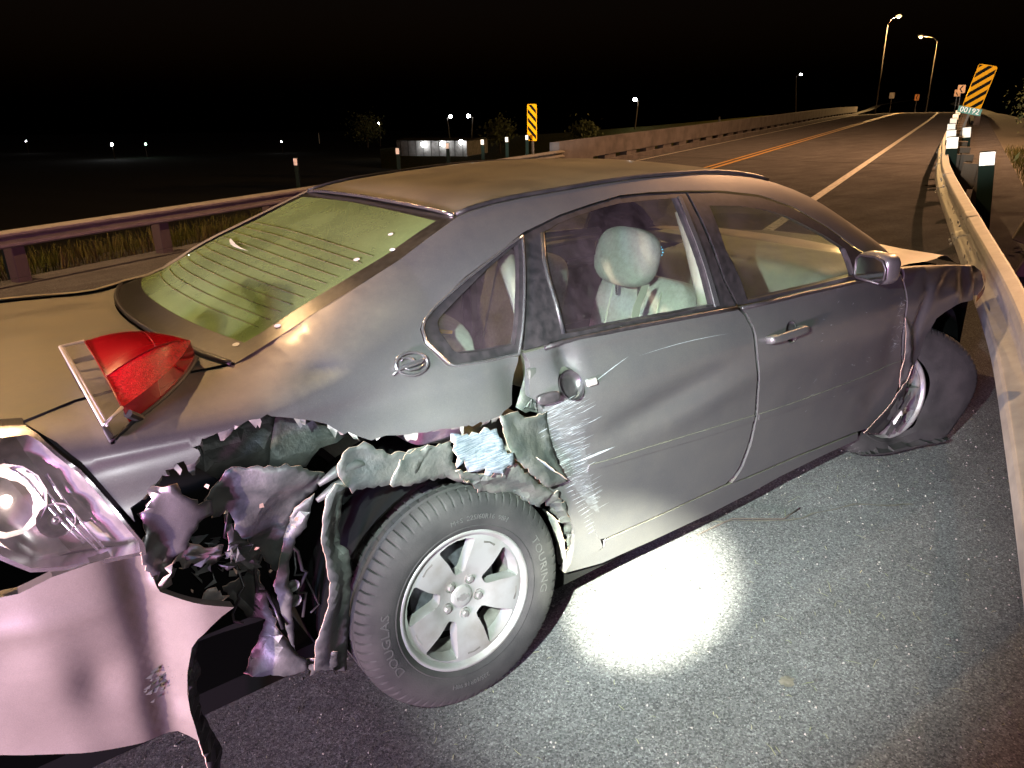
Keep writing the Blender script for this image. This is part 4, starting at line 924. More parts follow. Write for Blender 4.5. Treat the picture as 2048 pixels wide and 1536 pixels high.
def rim_mesh():
    out = [(.199*cos(a), .199*sin(a)) for a in [2*pi*k/72 for k in range(72)]]; holes = []
    for k in range(5):
        c = radians(93-72*k)
        P = [(.188,-17.5),(.1915,-9),(.1925,0),(.1915,9),(.188,17.5),(.182,18.6),(.13,15.0),(.088,12.0),(.080,9),(.078,0),(.080,-9),(.088,-12.0),(.13,-15.0),(.182,-18.6)]
        holes.append([(r*cos(c+radians(d)), r*sin(c+radians(d))) for r, d in P])
    V, T = trim2d(out, holes, .0125)
    def dep(x, z):
        r = sqrt(x*x+z*z)
        return lerpt(r, [0,.05,.075,.10,.15,.185,.2], [.066,.067,.072,.080,.088,.090,.088])
    v = [Vector((x, -dep(x, z), z)) for x, z in V]; f = []
    for a, b_, c in T:
        n = (v[b_]-v[a]).cross(v[c]-v[a]); f.append((a,b_,c) if n.y < 0 else (a,c,b_))
    v, f = hem(v, f, lambda p: Vector((-.035*p.x,.045,-.035*p.z)))
    return v, f
RV, RF = rim_mesh(); TV, TF = tyre()
def add_wheel(M_, full=True, tyre_fn=None):
    w = mesh('wheel', [M_ @ p for p in RV], RF, 'alloy', CAR, True, 30)
    b_ = MB(); b_.lathe([(-.088,.197),(-.094,.2035),(-.1005,.2065),(-.1025,.213),(-.1005,.2185),(-.094,.2195),(-.09,.214)], 96, M_); b_.build('rim_lip', 'alloy', w, True)
    b_ = MB(); b_.lathe([(-.089,.1985),(-.06,.190),(.0,.182),(.10,.186)], 72, M_); b_.build('rim_barrel', 'alloy_in', w, True)
    tv = [tyre_fn(p) for p in TV] if tyre_fn else TV
    ty = mesh('tyre', [M_ @ p for p in tv], TF, 'rubber', w, True, 30)
    if not full: return w
    b_ = MB(); b_.lathe([(-.022,.0),(-.022,.06),(-.006,.065),(-.006,.139),(.006,.140),(.006,.06)], 64, M_); b_.build('brake_disc', 'iron', w)
    b_ = MB(); b_.box((.105,.012,.04), (.07,.09,.12), None, .015); b_.v = [M_ @ p for p in b_.v]; b_.build('brake_caliper', 'iron', w)
    b_ = MB(); b_.lathe([(.03,.0),(.03,.195)], 40, M_); b_.build('backing_plate', 'void', w)
    for k in range(5):
        a = radians(57-72*k); c = Vector((.0575*cos(a), -.067, .0575*sin(a)))
        b_ = MB(); b_.lathe([(-.0005,.0175),(-.0045,.0165),(.012,.0125),(.012,.0)], 20, M_ @ Matrix.Translation(c)); b_.build('lug_recess', 'alloy_in', w)
        b_ = MB(); b_.lathe([(.012,.0112),(-.008,.0108),(-.0115,.0085),(-.0125,.0)], 6, M_ @ Matrix.Translation(c) @ Matrix.Rotation(k*.7,4,'Y')); b_.build('lug_nut', 'nut', w)
    b_ = MB(); b_.lathe([(-.066,.0365),(-.069,.0345),(-.0715,.030),(-.0725,.018),(-.073,.0)], 40, M_); cp = b_.build('center_cap', 'alloy', w)
    v, f = [(-.020,-.006),(-.007,-.006),(-.006,-.011),(.009,-.011),(.0085,-.006),(.021,-.005),(.018,.005),(.007,.005),(.006,.010),(-.009,.010),(-.0085,.005),(-.022,.004)], None
    n = len(v); vv = [M_ @ Vector((x,-.0742,z)) for x, z in v]+[M_ @ Vector((x,-.072,z)) for x, z in v]
    mesh('cross_badge', vv, [tuple(range(n))]+[(i,(i+1)%n,n+(i+1)%n,n+i) for i in range(n)], 'nut', w, False)
    for k in range(5):    # pressed slot near the outer end of each spoke
        c0 = 57-72*k; P = [(.176,-7),(.181,-7),(.1825,0),(.181,7),(.176,7),(.1745,6.2),(.178,0),(.1745,-6.2)] if k in (1,2,3,4,0) else []
        vv = [M_ @ Vector((r*cos(radians(c0+d)), -.0912, r*sin(radians(c0+d)))) for r, d in P]
        mesh('spoke_slot', vv, [tuple(range(len(vv)))[::-1]], 'alloy_in', w, False)
    def lettering(txt, r, a0, size, sx=1.):
        v, f = textmesh(txt, size, .0012); o2 = []
        for p in v:
            rr_ = r+p.y; th = radians(a0)-p.x*sx/r
            prof = lerpt(rr_, [.235,.248,.265,.288,.302], [.1090,.1127,.1137,.1123,.1088])
            o2.append(M_ @ Vector((rr_*cos(th), -(prof+.0004+p.z*.6), rr_*sin(th))))
        mesh('tyre_lettering', o2, f, 'letter', w, False)
    lettering('M+S  225/60R16  98H', .262, 76, .021, 1.05)
    lettering('TOURING', .268, 6, .036, 1.25)
    lettering('DOUGLAS', .268, 187, .036, 1.25)
    lettering('225/60R16 98H', .262, 265, .020, 1.0)
    return w
nR = Vector((-.052,-.994,.098)).normalized()
MR = wheel_mat(Vector((0,-.9106,.333))-nR*.10, nR)
tag(add_wheel(MR), 'dusty five-spoke rear wheel')
nF = Vector((-.30,-.95,.16)).normalized()
MF = wheel_mat(Vector((2.535,-.835,.315))-nF*.06, nF)
def floppy(p):
    # flat tyre pulled off its bead towards the front
    r = sqrt(p.x*p.x+p.z*p.z); c = p.x/r; s_ = p.z/r
    k = max(0., .35+c)/1.35*min(1., max(.12, (r-.21)/.09))
    q = Vector((p.x+.135*k+.03*k*(r-.21)/.12, p.y-.055*k*(1 if p.y < 0 else .6)-.02*noise.noise((c*2,s_*2,.3)), p.z*(1-.04*k)))
    if q.z < -.26: q.z = -.26-(-.26-q.z)*.35; q.y -= .03*(1 if p.y < 0 else -1)
    return q
tag(add_wheel(MF, True, floppy), 'front wheel knocked askew, its flat tyre off the bead')
for x in (0., 2.807): add_wheel(wheel_mat((x,.79,.335), (0,1,0)), False)
sheet('torn_liner', cl(FL['torn_liner']), 'black', CAR, .018, .008, 14, 33, jag=.004)
sheet('torn_fender_tail', cl(FL['fender_tail']), 'paint', CAR, .018, .014, 16, 34, jag=.003)
# splintered liner piece stuck in the front wheel
b_ = MB()
r8 = random.Random(4)
for i in range(12):
    c = Vector((2.42+r8.uniform(-.04,.10), -.93+r8.uniform(-.03,.02), .20+r8.uniform(-.05,.10)))
    L = Vector((.07,-.01,.09)); s_ = Vector((.012,-.01,-.008))
    b_.add([c, c+L*r8.uniform(.5,1), c+L*r8.uniform(.4,.8)+s_, c+s_], [(0,1,2,3)])
b_.build('splintered_fender_liner', 'black', CAR); 
b_ = MB(); b_.add([(2.42,-.945,.235),(2.47,-.955,.285),(2.49,-.955,.25),(2.44,-.945,.205)], [(0,1,2,3)]); b_.box((2.46,-.95,.23), (.05,.01,.03), Matrix.Rotation(-.8,3,'Y')); b_.build('clip_fragment', 'white', CAR)
# shattered front corner lamp
v, f = grid(8, 8, lambda a, b_: Vector((3.50+.16*a, -.80+.06*a-.03*sin(pi*b_), .60+.16*b_)))
mesh('front_marker_lamp', v, f, 'amber', CAR)
# ================================================================== broken red tail-lamp lens lying on the trunk edge
LENS = thing('tail_lamp_lens', 'broken red and clear tail lamp lens lying on the trunk edge', 'lamp lens', (-.72,-.60,1.10))
A = Vector((-.812,-.435,1.168)); A2 = Vector((-.760,-.438,1.172)); B = Vector((-.545,-.545,1.150)); C2 = Vector((-.760,-.786,1.108)); C1 = Vector((-.806,-.836,1.098))
top_arc = []
for t_ in [i/12. for i in range(13)]:
    p = (A2*(1-t_)**2+(A2+Vector((.14,.0,.025)))*2*t_*(1-t_)*1.0+B*t_**2); top_arc.append(p)
low_arc = []
for t_ in [i/12. for i in range(13)]:
    p = (B*(1-t_)**2+((B+C2)/2+Vector((.030,-.040,.008)))*2*t_*(1-t_)+C2*t_**2); low_arc.append(p)
def lens_surf(top, low, bul):
    n = len(top); v = []; f = []; m_ = 8
    L = list(reversed(low))          # from C2 to B
    for i in range(n):
        for j in range(m_+1):
            s_ = j/m_; v.append(top[i]*(1-s_)+L[i]*s_+Vector((0,-.1,1)).normalized()*bul*sin(pi*s_)*sin(pi*min(1,(i+2)/(n+2))))
    for i in range(n-1):
        for j in range(m_): f.append((i*(m_+1)+j, (i+1)*(m_+1)+j, (i+1)*(m_+1)+j+1, i*(m_+1)+j+1))
    return v, f
v, f = lens_surf(top_arc, low_arc, .022)
dn = Vector((.012,.025,-.05))
sv = []; sf = []
for i, p in enumerate(low_arc): sv += [p, p+dn*(.9)]
sf = [(2*i,2*i+1,2*i+3,2*i+2) for i in range(len(low_arc)-1)]
k0 = len(v); v2 = v+sv; f2 = f+[tuple(i+k0 for i in q) for q in sf]
rl = mesh('red_cover', v2, f2, 'red', LENS, True, 50)
rl.data.materials.append(MT['red2'])
for i, q in enumerate(f2):
    if i < len(f) and (i % 8) >= 5: rl.data.polygons[i].material_index = 1
rid = MB()
rid.tube([v[i*9+5]+Vector((0,-.0005,.0015)) for i in range(len(top_arc)-2)], .0014, 5); rid.tube([v[6*9+j]+Vector((0,0,.001)) for j in range(6)], .0011, 5); rid.tube([v[j]+Vector((0,0,.001)) for j in range(9)], .0016, 5)
rid.build('moulded_ridge', 'redk', LENS, True)
if sum(p.normal.z*p.area for p in rl.data.polygons) < 0: rl.data.flip_normals()
v, f = grid(6, 12, lambda a, b_: (A2*(1-b_)+C2*b_)*(1-a)+(A*(1-b_)+C1*b_)*a+Vector((0,0,.004*sin(pi*b_))))
mesh('clear_cover', v, f, 'clear', LENS)
g = MB(); g.tube([A2,A,C1,C2], .0042, 8); g.tube([A+Vector((.006,-.004,-.004)),C1+Vector((.006,.006,-.004))], .004, 6); g.build('clear_rim', simple('frosted_rim', (.72,.66,.64), .3, 0, coat=.5), LENS, True)
v, f = grid(2, 12, lambda a, b_: (A*(1-b_)+C1*b_)+Vector((.02,.04,-.045))*a); mesh('clear_side_wall', v, f, 'clear', LENS)
g = MB(); bk = [p+dn for p in top_arc]+[p+dn for p in low_arc]+[C1+dn,A+dn,A2+dn]
g.tube(bk, .007, 6); g.build('rubber_gasket', 'gasket', LENS, True)
MB().tube([C2+Vector((.01,.01,-.02)), C2+dn+Vector((.03,.02,-.005))], .010, 8).build('mounting_stud', 'black', LENS)
# ================================================================== the road and what stands along it
RT = radians(22.67); E_ = Vector((cos(RT),sin(RT),0)); N_ = Vector((-sin(RT),cos(RT),0))
def roadz(s, l):
    z = 0.
    if l > 3.6: z -= .04*(l-3.6)
    if s > 55: z -= .00025*(s-55)**2
    return z
def bend(s): return 0. if s < 40 else .0004*(s-50)**2 if s > 50 else 0.        # the deck swings left far ahead
def rp(s, l, z=0.):
    """road frame (along, left, above the surface) to world"""
    p = E_*s+N_*(l+bend(s)); return Vector((p.x, p.y, roadz(s, l)+z))
def srange(a, b, h): 
    n = max(1, int((b-a)/h+.5)); return [a+(b-a)*i/n for i in range(n+1)]
def strip(name, l0, l1, s0, s1, mat, up=0., hs=2., nl=1, parent=None, wob=0.):
    ss = srange(s0, s1, hs); v = []; f = []
    for s in ss:
        for j in range(nl+1): v.append(rp(s, l0+(l1-l0)*j/nl+(wob*noise.noise((s*2.1,l0+j,0)) if wob else 0), up))
    for i in range(len(ss)-1):
        for j in range(nl): f.append((i*(nl+1)+j, (i+1)*(nl+1)+j, (i+1)*(nl+1)+j+1, i*(nl+1)+j+1))
    o = mesh(name, v, f, mat, parent)
    if o.data.polygons[0].normal.z < 0: o.data.flip_normals()
    return o
road = tag(strip('road', -3.0, 7.6, -24, 150, 'asphalt', 0., 1., 14), kind='structure')
tag(strip('edge_line', .12, .27, -24, 140, 'line_w', .004), 'solid white edge line on the lane beside the wreck', kind='structure')
tag(strip('edge_line', 6.72, 6.84, 10, 140, 'line_w', .004), 'thin white edge line along the far barrier', kind='structure')
for l0, w_ in ((3.42,'right'), (3.66,'left')):
    tag(strip('centre_line', l0, l0+.11, -24, 140, 'line_y', .004), 'yellow centre line, the %s one of the pair' % w_, kind='structure')
tag(strip('gravel_verge', -6., -2.9, -24, 60, 'gravel', -.02, 1., 4), kind='structure')
# terrain falling away on both sides
def terr(s, l):
    if l > 7: k = min(1., max(0., (l-8.2)/8.)); k = k*k*(3-2*k); z = roadz(min(s,80.), 7.5)-.03-k*(5.0+.035*max(0,s))
    else: k = min(1., max(0., (-4.2-l)/10.)); k = k*k*(3-2*k); z = -.04-k*(2.2+.035*max(0,s)) + (roadz(min(s,90.),0))
    return z+.10*noise.noise((s*.25,l*.25,2.))*min(1,k*4+.2)
def tpatch(name, ls, ss, mat):
    v = []; f = []
    for s in ss:
        for l in ls:
            p = E_*s+N_*(l+bend(min(s,150))); v.append((p.x,p.y,terr(s,l)))
    n = len(ls)
    for i in range(len(ss)-1):
        for j in range(n-1): f.append((i*n+j,(i+1)*n+j,(i+1)*n+j+1,i*n+j+1))
    o = mesh(name, v, f, mat)
    if o.data.polygons[0].normal.z < 0: o.data.flip_normals()
    return o
SS = srange(-30, 60, 1.5)+srange(64, 160, 6)+[200,300,450,700,1000,1500]
tag(tpatch('field', [7.4,7.7,8.2,9,10,11.5,13,15,18,22,27,34,45,60,90,140,220,400,800], SS, 'soil'), kind='structure')
tag(tpatch('right_slope', [-900,-400,-150,-60,-30,-20,-14,-10,-7.5,-6,-5,-4.2,-3.4,-3.0], SS, 'soil'), kind='structure')
# cracks and the deck joint across the road
def crack(name, P, w, label, mat='crack', seed=1):
    r = random.Random(seed); v = []; pts = []
    for i in range(len(P)-1):
        a, b = Vector(P[i]), Vector(P[i+1]); n = max(2, int((b-a).length/.05))
        for k in range(n): pts.append(a+(b-a)*k/n+Vector((r.uniform(-.010,.010),r.uniform(-.010,.010))))
    for i, p in enumerate(pts):
        d = (pts[min(i+1,len(pts)-1)]-pts[max(0,i-1)]); d = Vector((-d.y,d.x)).normalized()*w*r.uniform(.3,1.)
        v += [(p.x+d.x,p.y+d.y,.005),(p.x-d.x,p.y-d.y,.005)]
    o = mesh(name, v, [(2*i,2*i+1,2*i+3,2*i+2) for i in range(len(pts)-1)], mat, None, False)
    return tag(o, label, kind='structure')
def wl(s, l): p = E_*s+N_*l; return (p.x,p.y)
crack('road_crack', [wl(12.9,.4),wl(12.6,-.5),wl(12.5,-1.6)], .012, 'thin crack across the lane by the bent rail', seed=3)
crack('road_crack', [wl(21.6,7.2),wl(20.6,3.6),wl(20.1,.2),wl(19.8,-1.6)], .035, 'dark joint crossing all lanes before the bridge', seed=4)
crack('road_crack', [(1.02,-.62),(1.35,-.74),(1.62,-.95),(1.95,-1.06),(2.2,-1.25)], .007, 'pale ragged crack beside the front door', 'gravel', 5)
crack('road_crack', [wl(-3,6.9),wl(2,6.75),wl(8,6.85)], .012, 'dark seam along the far pavement edge', seed=6)
# scattered litter: grass clippings and grit
r9 = random.Random(21); gb = MB()
for i in range(430):
    while True:
        x, y = r9.uniform(-.9,3.4), r9.uniform(-2.3,-.55)
        if not (x < 2.3 and y > -.8 and r9.random() < .8): break
    L = r9.uniform(.008,.035) if r9.random() < .9 else r9.uniform(.04,.09); a = r9.uniform(0,pi); w = r9.uniform(.0006,.0013)
    d = Vector((cos(a),sin(a),0)); n = Vector((-d.y,d.x,0)); c = Vector((x,y,.005)); m_ = c+d*L*.5+n*L*r9.uniform(-.15,.15)+Vector((0,0,r9.uniform(.001,.006)))
    gb.add([c+n*w,c-n*w,m_-n*w,m_+n*w,c+d*L], [(0,1,2,3),(3,2,4)])
tag(gb.build('grass_clippings', simple('dry_clipping', (.20,.175,.11), .9, 0, (.10,.11,.05), 4)), 'dry grass clippings scattered over the asphalt', 'litter', kind='stuff')
pb = MB()
for i in range(2400):
    x, y = r9.uniform(-1.0,3.6), r9.uniform(-2.3,-.5); r_ = r9.uniform(.0016,.0052)*(1 if r9.random() < .97 else 1.5); c = Vector((x,y,r_*.5))
    pb.add([c+Vector((r_,0,0)),c+Vector((-r_*.8,r_*.6,0)),c+Vector((-r_*.5,-r_,0)),c+Vector((0,0,r_))], [(0,1,3),(1,2,3),(2,0,3)])
tag(pb.build('grit', simple('grit', (.16,.15,.135), .9, 0, (.012,.011,.010), 30, .47,.53)), 'loose grit on the asphalt', 'grit', kind='stuff')
for i, (P, lab) in enumerate([([(1.22,-.78),(1.42,-.80),(1.60,-.93),(1.72,-.93)],'thin twig poking out from under the rocker'),([(-.15,-1.55),(.0,-1.60),(.10,-1.72)],'thin pale stalk on the asphalt below the wheel')]):
    tag(MB().tube([(x,y,.008+.01*(j%2)) for j, (x,y) in enumerate(P)], .003, 5).build('twig', 'bark' if i == 0 else 'grass', None, True), lab, 'twig')
# asphalt stain blobs
def stain(c, r, label, mat='crack', seed=1):
    rr_ = random.Random(seed); n = 22
    v = [(c[0]+r*cos(2*pi*k/n)*rr_.uniform(.6,1.1), c[1]+r*.8*sin(2*pi*k/n)*rr_.uniform(.6,1.1), .0048) for k in range(n)]
    tag(mesh('road_stain', v, [tuple(range(n))], mat, None, False), label, kind='structure')
stain((.78,-1.49), .03, 'pale scab on the asphalt', 'gravel', 3); stain((14.6,4.3), .35, 'dark oil stain in the lane', 'crack', 4)
# ---------------------------------------------------------------- guardrails
WB = [(0,.155),(.012,.150),(.076,.118),(.083,.106),(.083,.074),(.076,.062),(.008,.012),(.003,0),(.008,-.012),(.076,-.062),(.083,-.074),(.083,-.106),(.076,-.118),(.012,-.150),(0,-.155)]
def wbeam(name, P, label_, parent, tw=None, h=1., flip=1.):
    """P list of (s, l, ztop); face bulges towards +l*flip"""
    v = []; f = []; n = len(WB)
    for i, (s, l, zt) in enumerate(P):
        a = tw(s) if tw else 0.
        fl_ = 1.-.30*exp(-((s-2.5)/3.)**2) if tw else 1.
        for d, z in WB:
            d *= fl_
            dd = d*cos(a)-z*h*sin(a); zz = z*h*cos(a)+d*sin(a)
            p = E_*s+N_*(l+bend(s)+flip*dd); v.append(Vector((p.x,p.y,roadz(s,l)+zt-.155*h+zz)))
    for i in range(len(P)-1):
        for k in range(n-1): f.append((i*n+k,(i+1)*n+k,(i+1)*n+k+1,i*n+k+1))
    o = mesh(name, v, f, 'galv', parent, True, 16)
    sm = o.modifiers.new('thickness','SOLIDIFY'); sm.thickness = .004
    return o
RX = [-3,-1,1.0,2.4,4.0,5.0,6.8,9.0,11.0,14.0,17.0,24,32,45]; RL = [-2.32,-2.30,-2.28,-2.25,-2.15,-2.08,-1.96,-1.82,-1.72,-1.64,-1.56,-1.5,-1.48,-1.48]
def railL(s): return lerpt(s, RX, RL)
RAIL = thing('guardrail', 'bent steel guardrail on the right, buckled where the sedan struck it', 'guardrail', tuple(rp(3.,-2.3)))
PS = [s for s in srange(-3, 45, .25)]
wbeam('steel_beam', [(s, railL(s), .755-.02*exp(-((s-3)/2.)**2)+.004*noise.noise((s,0,0))) for s in PS], '', RAIL, tw=lambda s: .24+.12*exp(-((s-3.)/2.6)**2))
def post(parent, s, l, lean=0., h=.74, blk=True, mat='wood', face=1):
    p = rp(s, l); ex, ey = E_, N_
    M3 = Matrix((( ex.x,ey.x,0),(ex.y,ey.y,0),(0,0,1))) @ Matrix.Rotation(lean,3,'X')
    b = MB(); b.box(p+M3 @ Vector((0,0,h/2-.15)), (.15,.18,h+.30), M3, .008); b.build('post', mat, parent)
    if blk: b = MB(); b.box(p+M3 @ Vector((0,face*.19,h-.18)), (.15,.19,.35), M3, .008); b.build('block', mat, parent)
for k, s in enumerate([10.9,12.8,14.7,16.6,18.5,20.4,22.3,24.2,26.1,28.0,29.9,31.8,33.7,35.6,37.5,39.4]):
    post(RAIL, s, railL(s)-.30-(.16 if s < 12 else 0), .05 if s < 12 else .02)
post(RAIL, 6.9, -2.62, .35, .62, True)
for s in (5.4, 9.2, 13.0, 16.8):      # lap joint of two beam lengths
    wbeam('lap_joint', [(s+d, railL(s+d)+.005, .755+.001-.02*exp(-((s+d-3)/2.)**2)+.004*noise.noise((s+d,0,0))) for d in (0,.08,.16,.24,.32)], '', RAIL, tw=lambda q: .24+.12*exp(-((q-3.)/2.6)**2))
    for d in (.06,.26):
        for dz in (.05,.105,.205,.26):
            MB().lathe([(0,0),(-.006,.011),(.008,.014)], 10, Matrix.Translation(rp(s+d, railL(s+d)+.092-.26*(dz-.155)*-1, .755-dz)) @ Matrix.Rotation(RT+pi,4,'Z')).build('splice_bolt', 'galv', RAIL)
for s in (4.3,4.55,6.2,6.45,8.4,8.6):   # slotted bolt holes
    for dz in (.0,.10):
        p = rp(s, railL(s)+.083, .755-.095-dz); MB().box(p, (.07,.006,.02), Matrix.Rotation(RT,3,'Z'), .002).build('bolt_slot', 'chrome', RAIL)
# torn-off spare length lying behind the rail
tag(wbeam('rail_offcut', [(s, -2.95-.02*s, .52) for s in srange(3.2, 7.4, .4)], '', None, h=.7), 'loose length of steel rail lying behind the bent guardrail', 'guardrail')
# dark timber block standing where the rail was torn from its post
def dpost(s, l, label, zt=1.0, lean=(0,0), pw=.10, ph=.17, col='refl', group='reflector posts along the right rail'):
    r = thing('reflector_post', label, 'reflector post', tuple(rp(s, l)), group)
    M3 = Matrix.Rotation(RT,3,'Z') @ Matrix.Rotation(lean[0],3,'X') @ Matrix.Rotation(lean[1],3,'Y'); p = rp(s, l)
    b = MB(); b.box(p+M3 @ Vector((0,0,zt/2)), (.022,pw,zt), M3, .004); b.build('post', 'dpost', r)
    b = MB(); b.box(p+M3 @ Vector((-.0145,0,zt-ph/2-.012)), (.004,pw*.94,ph), M3); b.build('reflector', col, r)
dpost(9.0, -2.26, 'nearest reflector post, leaning behind the bent rail with a pale green plate', 1.03, (-.10,.0), .165, .15)
for i, (s, lab) in enumerate([(12.6,'second reflector post from the wreck along the right rail'),(15.2,'third reflector post from the wreck along the right rail'),(18.6,'fourth reflector post from the wreck along the right rail'),(22.8,'fifth reflector post from the wreck along the right rail'),(27.4,'sixth reflector post from the wreck along the right rail'),(33,'seventh reflector post from the wreck along the right rail'),(40,'farthest reflector post on the right rail')]):
    dpost(s, railL(s)-.12, lab, 1.02, (-.06,0), .17, .17)
dpost(17.2, railL(17.2)-.45, 'short reflector post behind the right rail beside the striped sign', 1.0, (-.1,0), .16, .2)
# left rail
LR = thing('guardrail', 'straight steel guardrail along the far side of the road', 'guardrail', tuple(rp(0,7.2)))
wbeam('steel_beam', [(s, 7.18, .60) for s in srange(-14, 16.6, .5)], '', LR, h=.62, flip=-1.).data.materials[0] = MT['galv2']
for s in [-12.6,-10.7,-8.8,-6.9,-5.0,-3.05,-1.15,.75,2.75,4.65,6.6,8.5,10.4,12.3,14.2]:
    post(LR, s, 7.32, 0, .50, False, 'wood', -1)
for i, (s, z) in enumerate([(2.75,1.05),(7.5,1.05),(10.2,1.05),(11.9,1.05),(13.3,1.05),(14.4,1.05),(15.4,1.05)]):
    dpost(s, 7.55, ['reflector post behind the far rail, nearest the trunk','reflector post behind the far rail, above the rear window','third reflector post along the far rail','fourth reflector post along the far rail','fifth reflector post along the far rail','sixth reflector post along the far rail','reflector post next to the striped sign on the far side'][i], z, (0,0), .085, .11, group='reflector posts along the far rail')
# ---------------------------------------------------------------- bridge parapets
def parapet(name, l0, s0, s1, label, h=.80, side=1, open_from=2.2):
    r = thing(name, label, 'bridge rail', tuple(rp(s0, l0)))
    def bar(nm, za, zb, a0, a1, ta=0., tb=.28):
        v = []; f = []; ss = srange(a0, a1, 1.5)
        for s in ss:
            for dl, z in ((ta,za),(tb,za),(tb,zb),(ta,zb)): v.append(rp(s, l0+side*dl, z))
        for i in range(len(ss)-1):
            for k in range(4): f.append((i*4+k,i*4+(k+1)%4,(i+1)*4+(k+1)%4,(i+1)*4+k))
        f += [(0,1,2,3),tuple((len(ss)-1)*4+k for k in (3,2,1,0))]
        return mesh(nm, v, f, 'concrete', r, False)
    bar('end_block', -.02, h, s0, s0+open_from)
    bar('top_rail', h*.36, h-.004, s0+open_from, s1)
    bar('kerb', -.02, .16, s0+open_from, s1, -.12, .28)
    s = s0+open_from+.9
    while s < min(s1, s0+62):
        bar('baluster', .155, h*.37, s, s+.85, .03, .25); s += 1.75
    return r
parapet('bridge_parapet', 7.25, 16.6, 84, 'low concrete bridge parapet with square openings on the far side')
parapet('bridge_parapet', -2.2, 46, 84, 'concrete bridge parapet beyond the right guardrail', side=-1)
# ---------------------------------------------------------------- signs
def board(name, s, l, zb, w, h, label, base, lean=0., yaw=0., post_h=None, group=None, cat='sign'):
    r = thing(name, label, cat, tuple(rp(s, l)), group)
    M3 = Matrix.Rotation(RT+yaw,3,'Z') @ Matrix.Rotation(lean,3,'X'); p = rp(s, l)
    def at(y, z, x=0.): return p+M3 @ Vector((x, -y, z))       # y to the right as seen from the road
    c = min(w,h)*.12; P = []
    for cx, cz, a0 in ((w/2-c,zb+h-c,0),(-w/2+c,zb+h-c,90),(-w/2+c,zb+c,180),(w/2-c,zb+c,270)):
        for k in range(4): a = radians(a0+k*30); P.append((cx+c*cos(a), cz+c*sin(a)))
    n = len(P); v = [at(y,z,-.004) for y,z in P]+[at(y,z,.002) for y,z in P]
    mesh('plate', v, [tuple(range(n)),tuple(range(n,2*n))[::-1]]+[(i,(i+1)%n,n+(i+1)%n,n+i) for i in range(n)], base, r, False)
    b = MB(); b.box(at(0,(zb+h*.6)/2-.1,.03), (.05,.05,zb+h*.6+.2), M3); b.build('post', 'polemetal', r)
    return r, at
def clip(P, w0, w1, z0, z1):
    def cut(P, f, g):
        o = []
        for i in range(len(P)):
            a, b = P[i-1], P[i]; fa, fb = f(a), f(b)
            if fa >= 0: o.append(a)
            if (fa >= 0) != (fb >= 0): t_ = fa/(fa-fb); o.append((a[0]+(b[0]-a[0])*t_, a[1]+(b[1]-a[1])*t_))
        return o
    for f in (lambda q: q[0]-w0, lambda q: w1-q[0], lambda q: q[1]-z0, lambda q: z1-q[1]):
        P = cut(P, f, None)
        if not P: return P
    return P
def striped(s, l, zb, w, h, label, slope, lean, yaw, n=5):
    r, at = board('object_marker', s, l, zb, w, h, label, 'sign_y', lean, yaw)
    pitch = h/4.35; m_ = .018
    for k in range(-3, 9):
        z0 = zb+k*pitch-.05; t = pitch*.47
        P = [(-w/2, z0+(-w/2)*slope), (w/2, z0+(w/2)*slope), (w/2, z0+t+(w/2)*slope), (-w/2, z0+t+(-w/2)*slope)]
        P = clip(P, -w/2+m_, w/2-m_, zb+m_, zb+h-m_)
        if len(P) > 2: mesh('black_stripe', [at(y,z,-.0065) for y,z in P], [tuple(range(len(P)))], 'sign_k', r, False)
    return r, at
striped(15.8, 7.62, .88, .27, .88, 'yellow and black striped marker on the far side above the roof', -1.0, 0, 0)
r, at = striped(20.0, -1.66, 1.34, .40, .95, 'leaning yellow and black striped marker above the right rail', 1.0, .20, 0)
mesh('number_plate', [at(y,z,-.006) for y,z in ((-.26,1.20),(.24,1.20),(.24,1.35),(-.26,1.35))], [(0,1,2,3)], 'sign_g', r, False)
v, f = textmesh('00192', .17, .0); mesh('plate_digits', [at(p.x-.01,1.275+p.y,-.011) for p in v], f, 'refl', r, False)
def chevron(s, l, zb, w, h, label):
    r, at = board('chevron_sign', s, l, zb, w, h, label, 'sign_o', 0, 0, group='orange chevron signs at the bend')
    P = [(.22,.40),(.05,.40),(-.25,0),(.05,-.40),(.22,-.40),(-.06,0)]
    mesh('chevron_mark', [at(y*w,zb+h/2+z*h,-.009) for y,z in P], [(0,1,2,5),(5,2,3,4)], 'sign_k', r, False)
# ---------------------------------------------------------------- lamps
def lamp(s, l, h, arm, label, mat='sodium', power=0, col=(1,.58,.22), r_=.13, group='street lamps', base=None, zoff=0.):
    p = rp(s, l); p.z += zoff
    r = thing('street_lamp', label, 'street lamp', tuple(p), group)
    MB().tube([p+Vector((0,0,-1.)), p+Vector((0,0,h*.92))], [.07,.045], 8).build('pole', 'darkpole', r, True)
    e = p+N_*arm*-1+Vector((0,0,h))
    MB().tube([p+Vector((0,0,h*.90)), p+N_*arm*-.25+Vector((0,0,h*.965)), e], [.035,.03,.03], 6).build('arm', 'darkpole', r, True)
    b = MB(); v, f = blob(e+Vector((0,0,.06)), (.34,.75,.20), .6, .6, 18, 10, Matrix.Rotation(RT,3,'Z')); b.add(v, f); b.build('lamp_head', 'darkpole', r, True)
    v, f = blob(e+Vector((0,0,-.07)), (r_*2,r_*2.4,r_*1.5), 1, 1, 14, 8); MB().add(v, f).build('bulb', mat, r, True)
    if power: light('street_lamp_light', 'POINT', e+Vector((0,0,-.25)), power, col, shadow_soft_size=.12)
    return r
lamp(90, 6.6-bend(90)*1.0, 9.3, .9, 'tall lit street lamp at the crest, the taller of the two on the right', power=30000, r_=.24)
lamp(110, 2.7-bend(110)*1.0, 8.2, -1.9, 'lit street lamp past the crest, the lower of the two on the right', power=30000, r_=.22, zoff=.6)
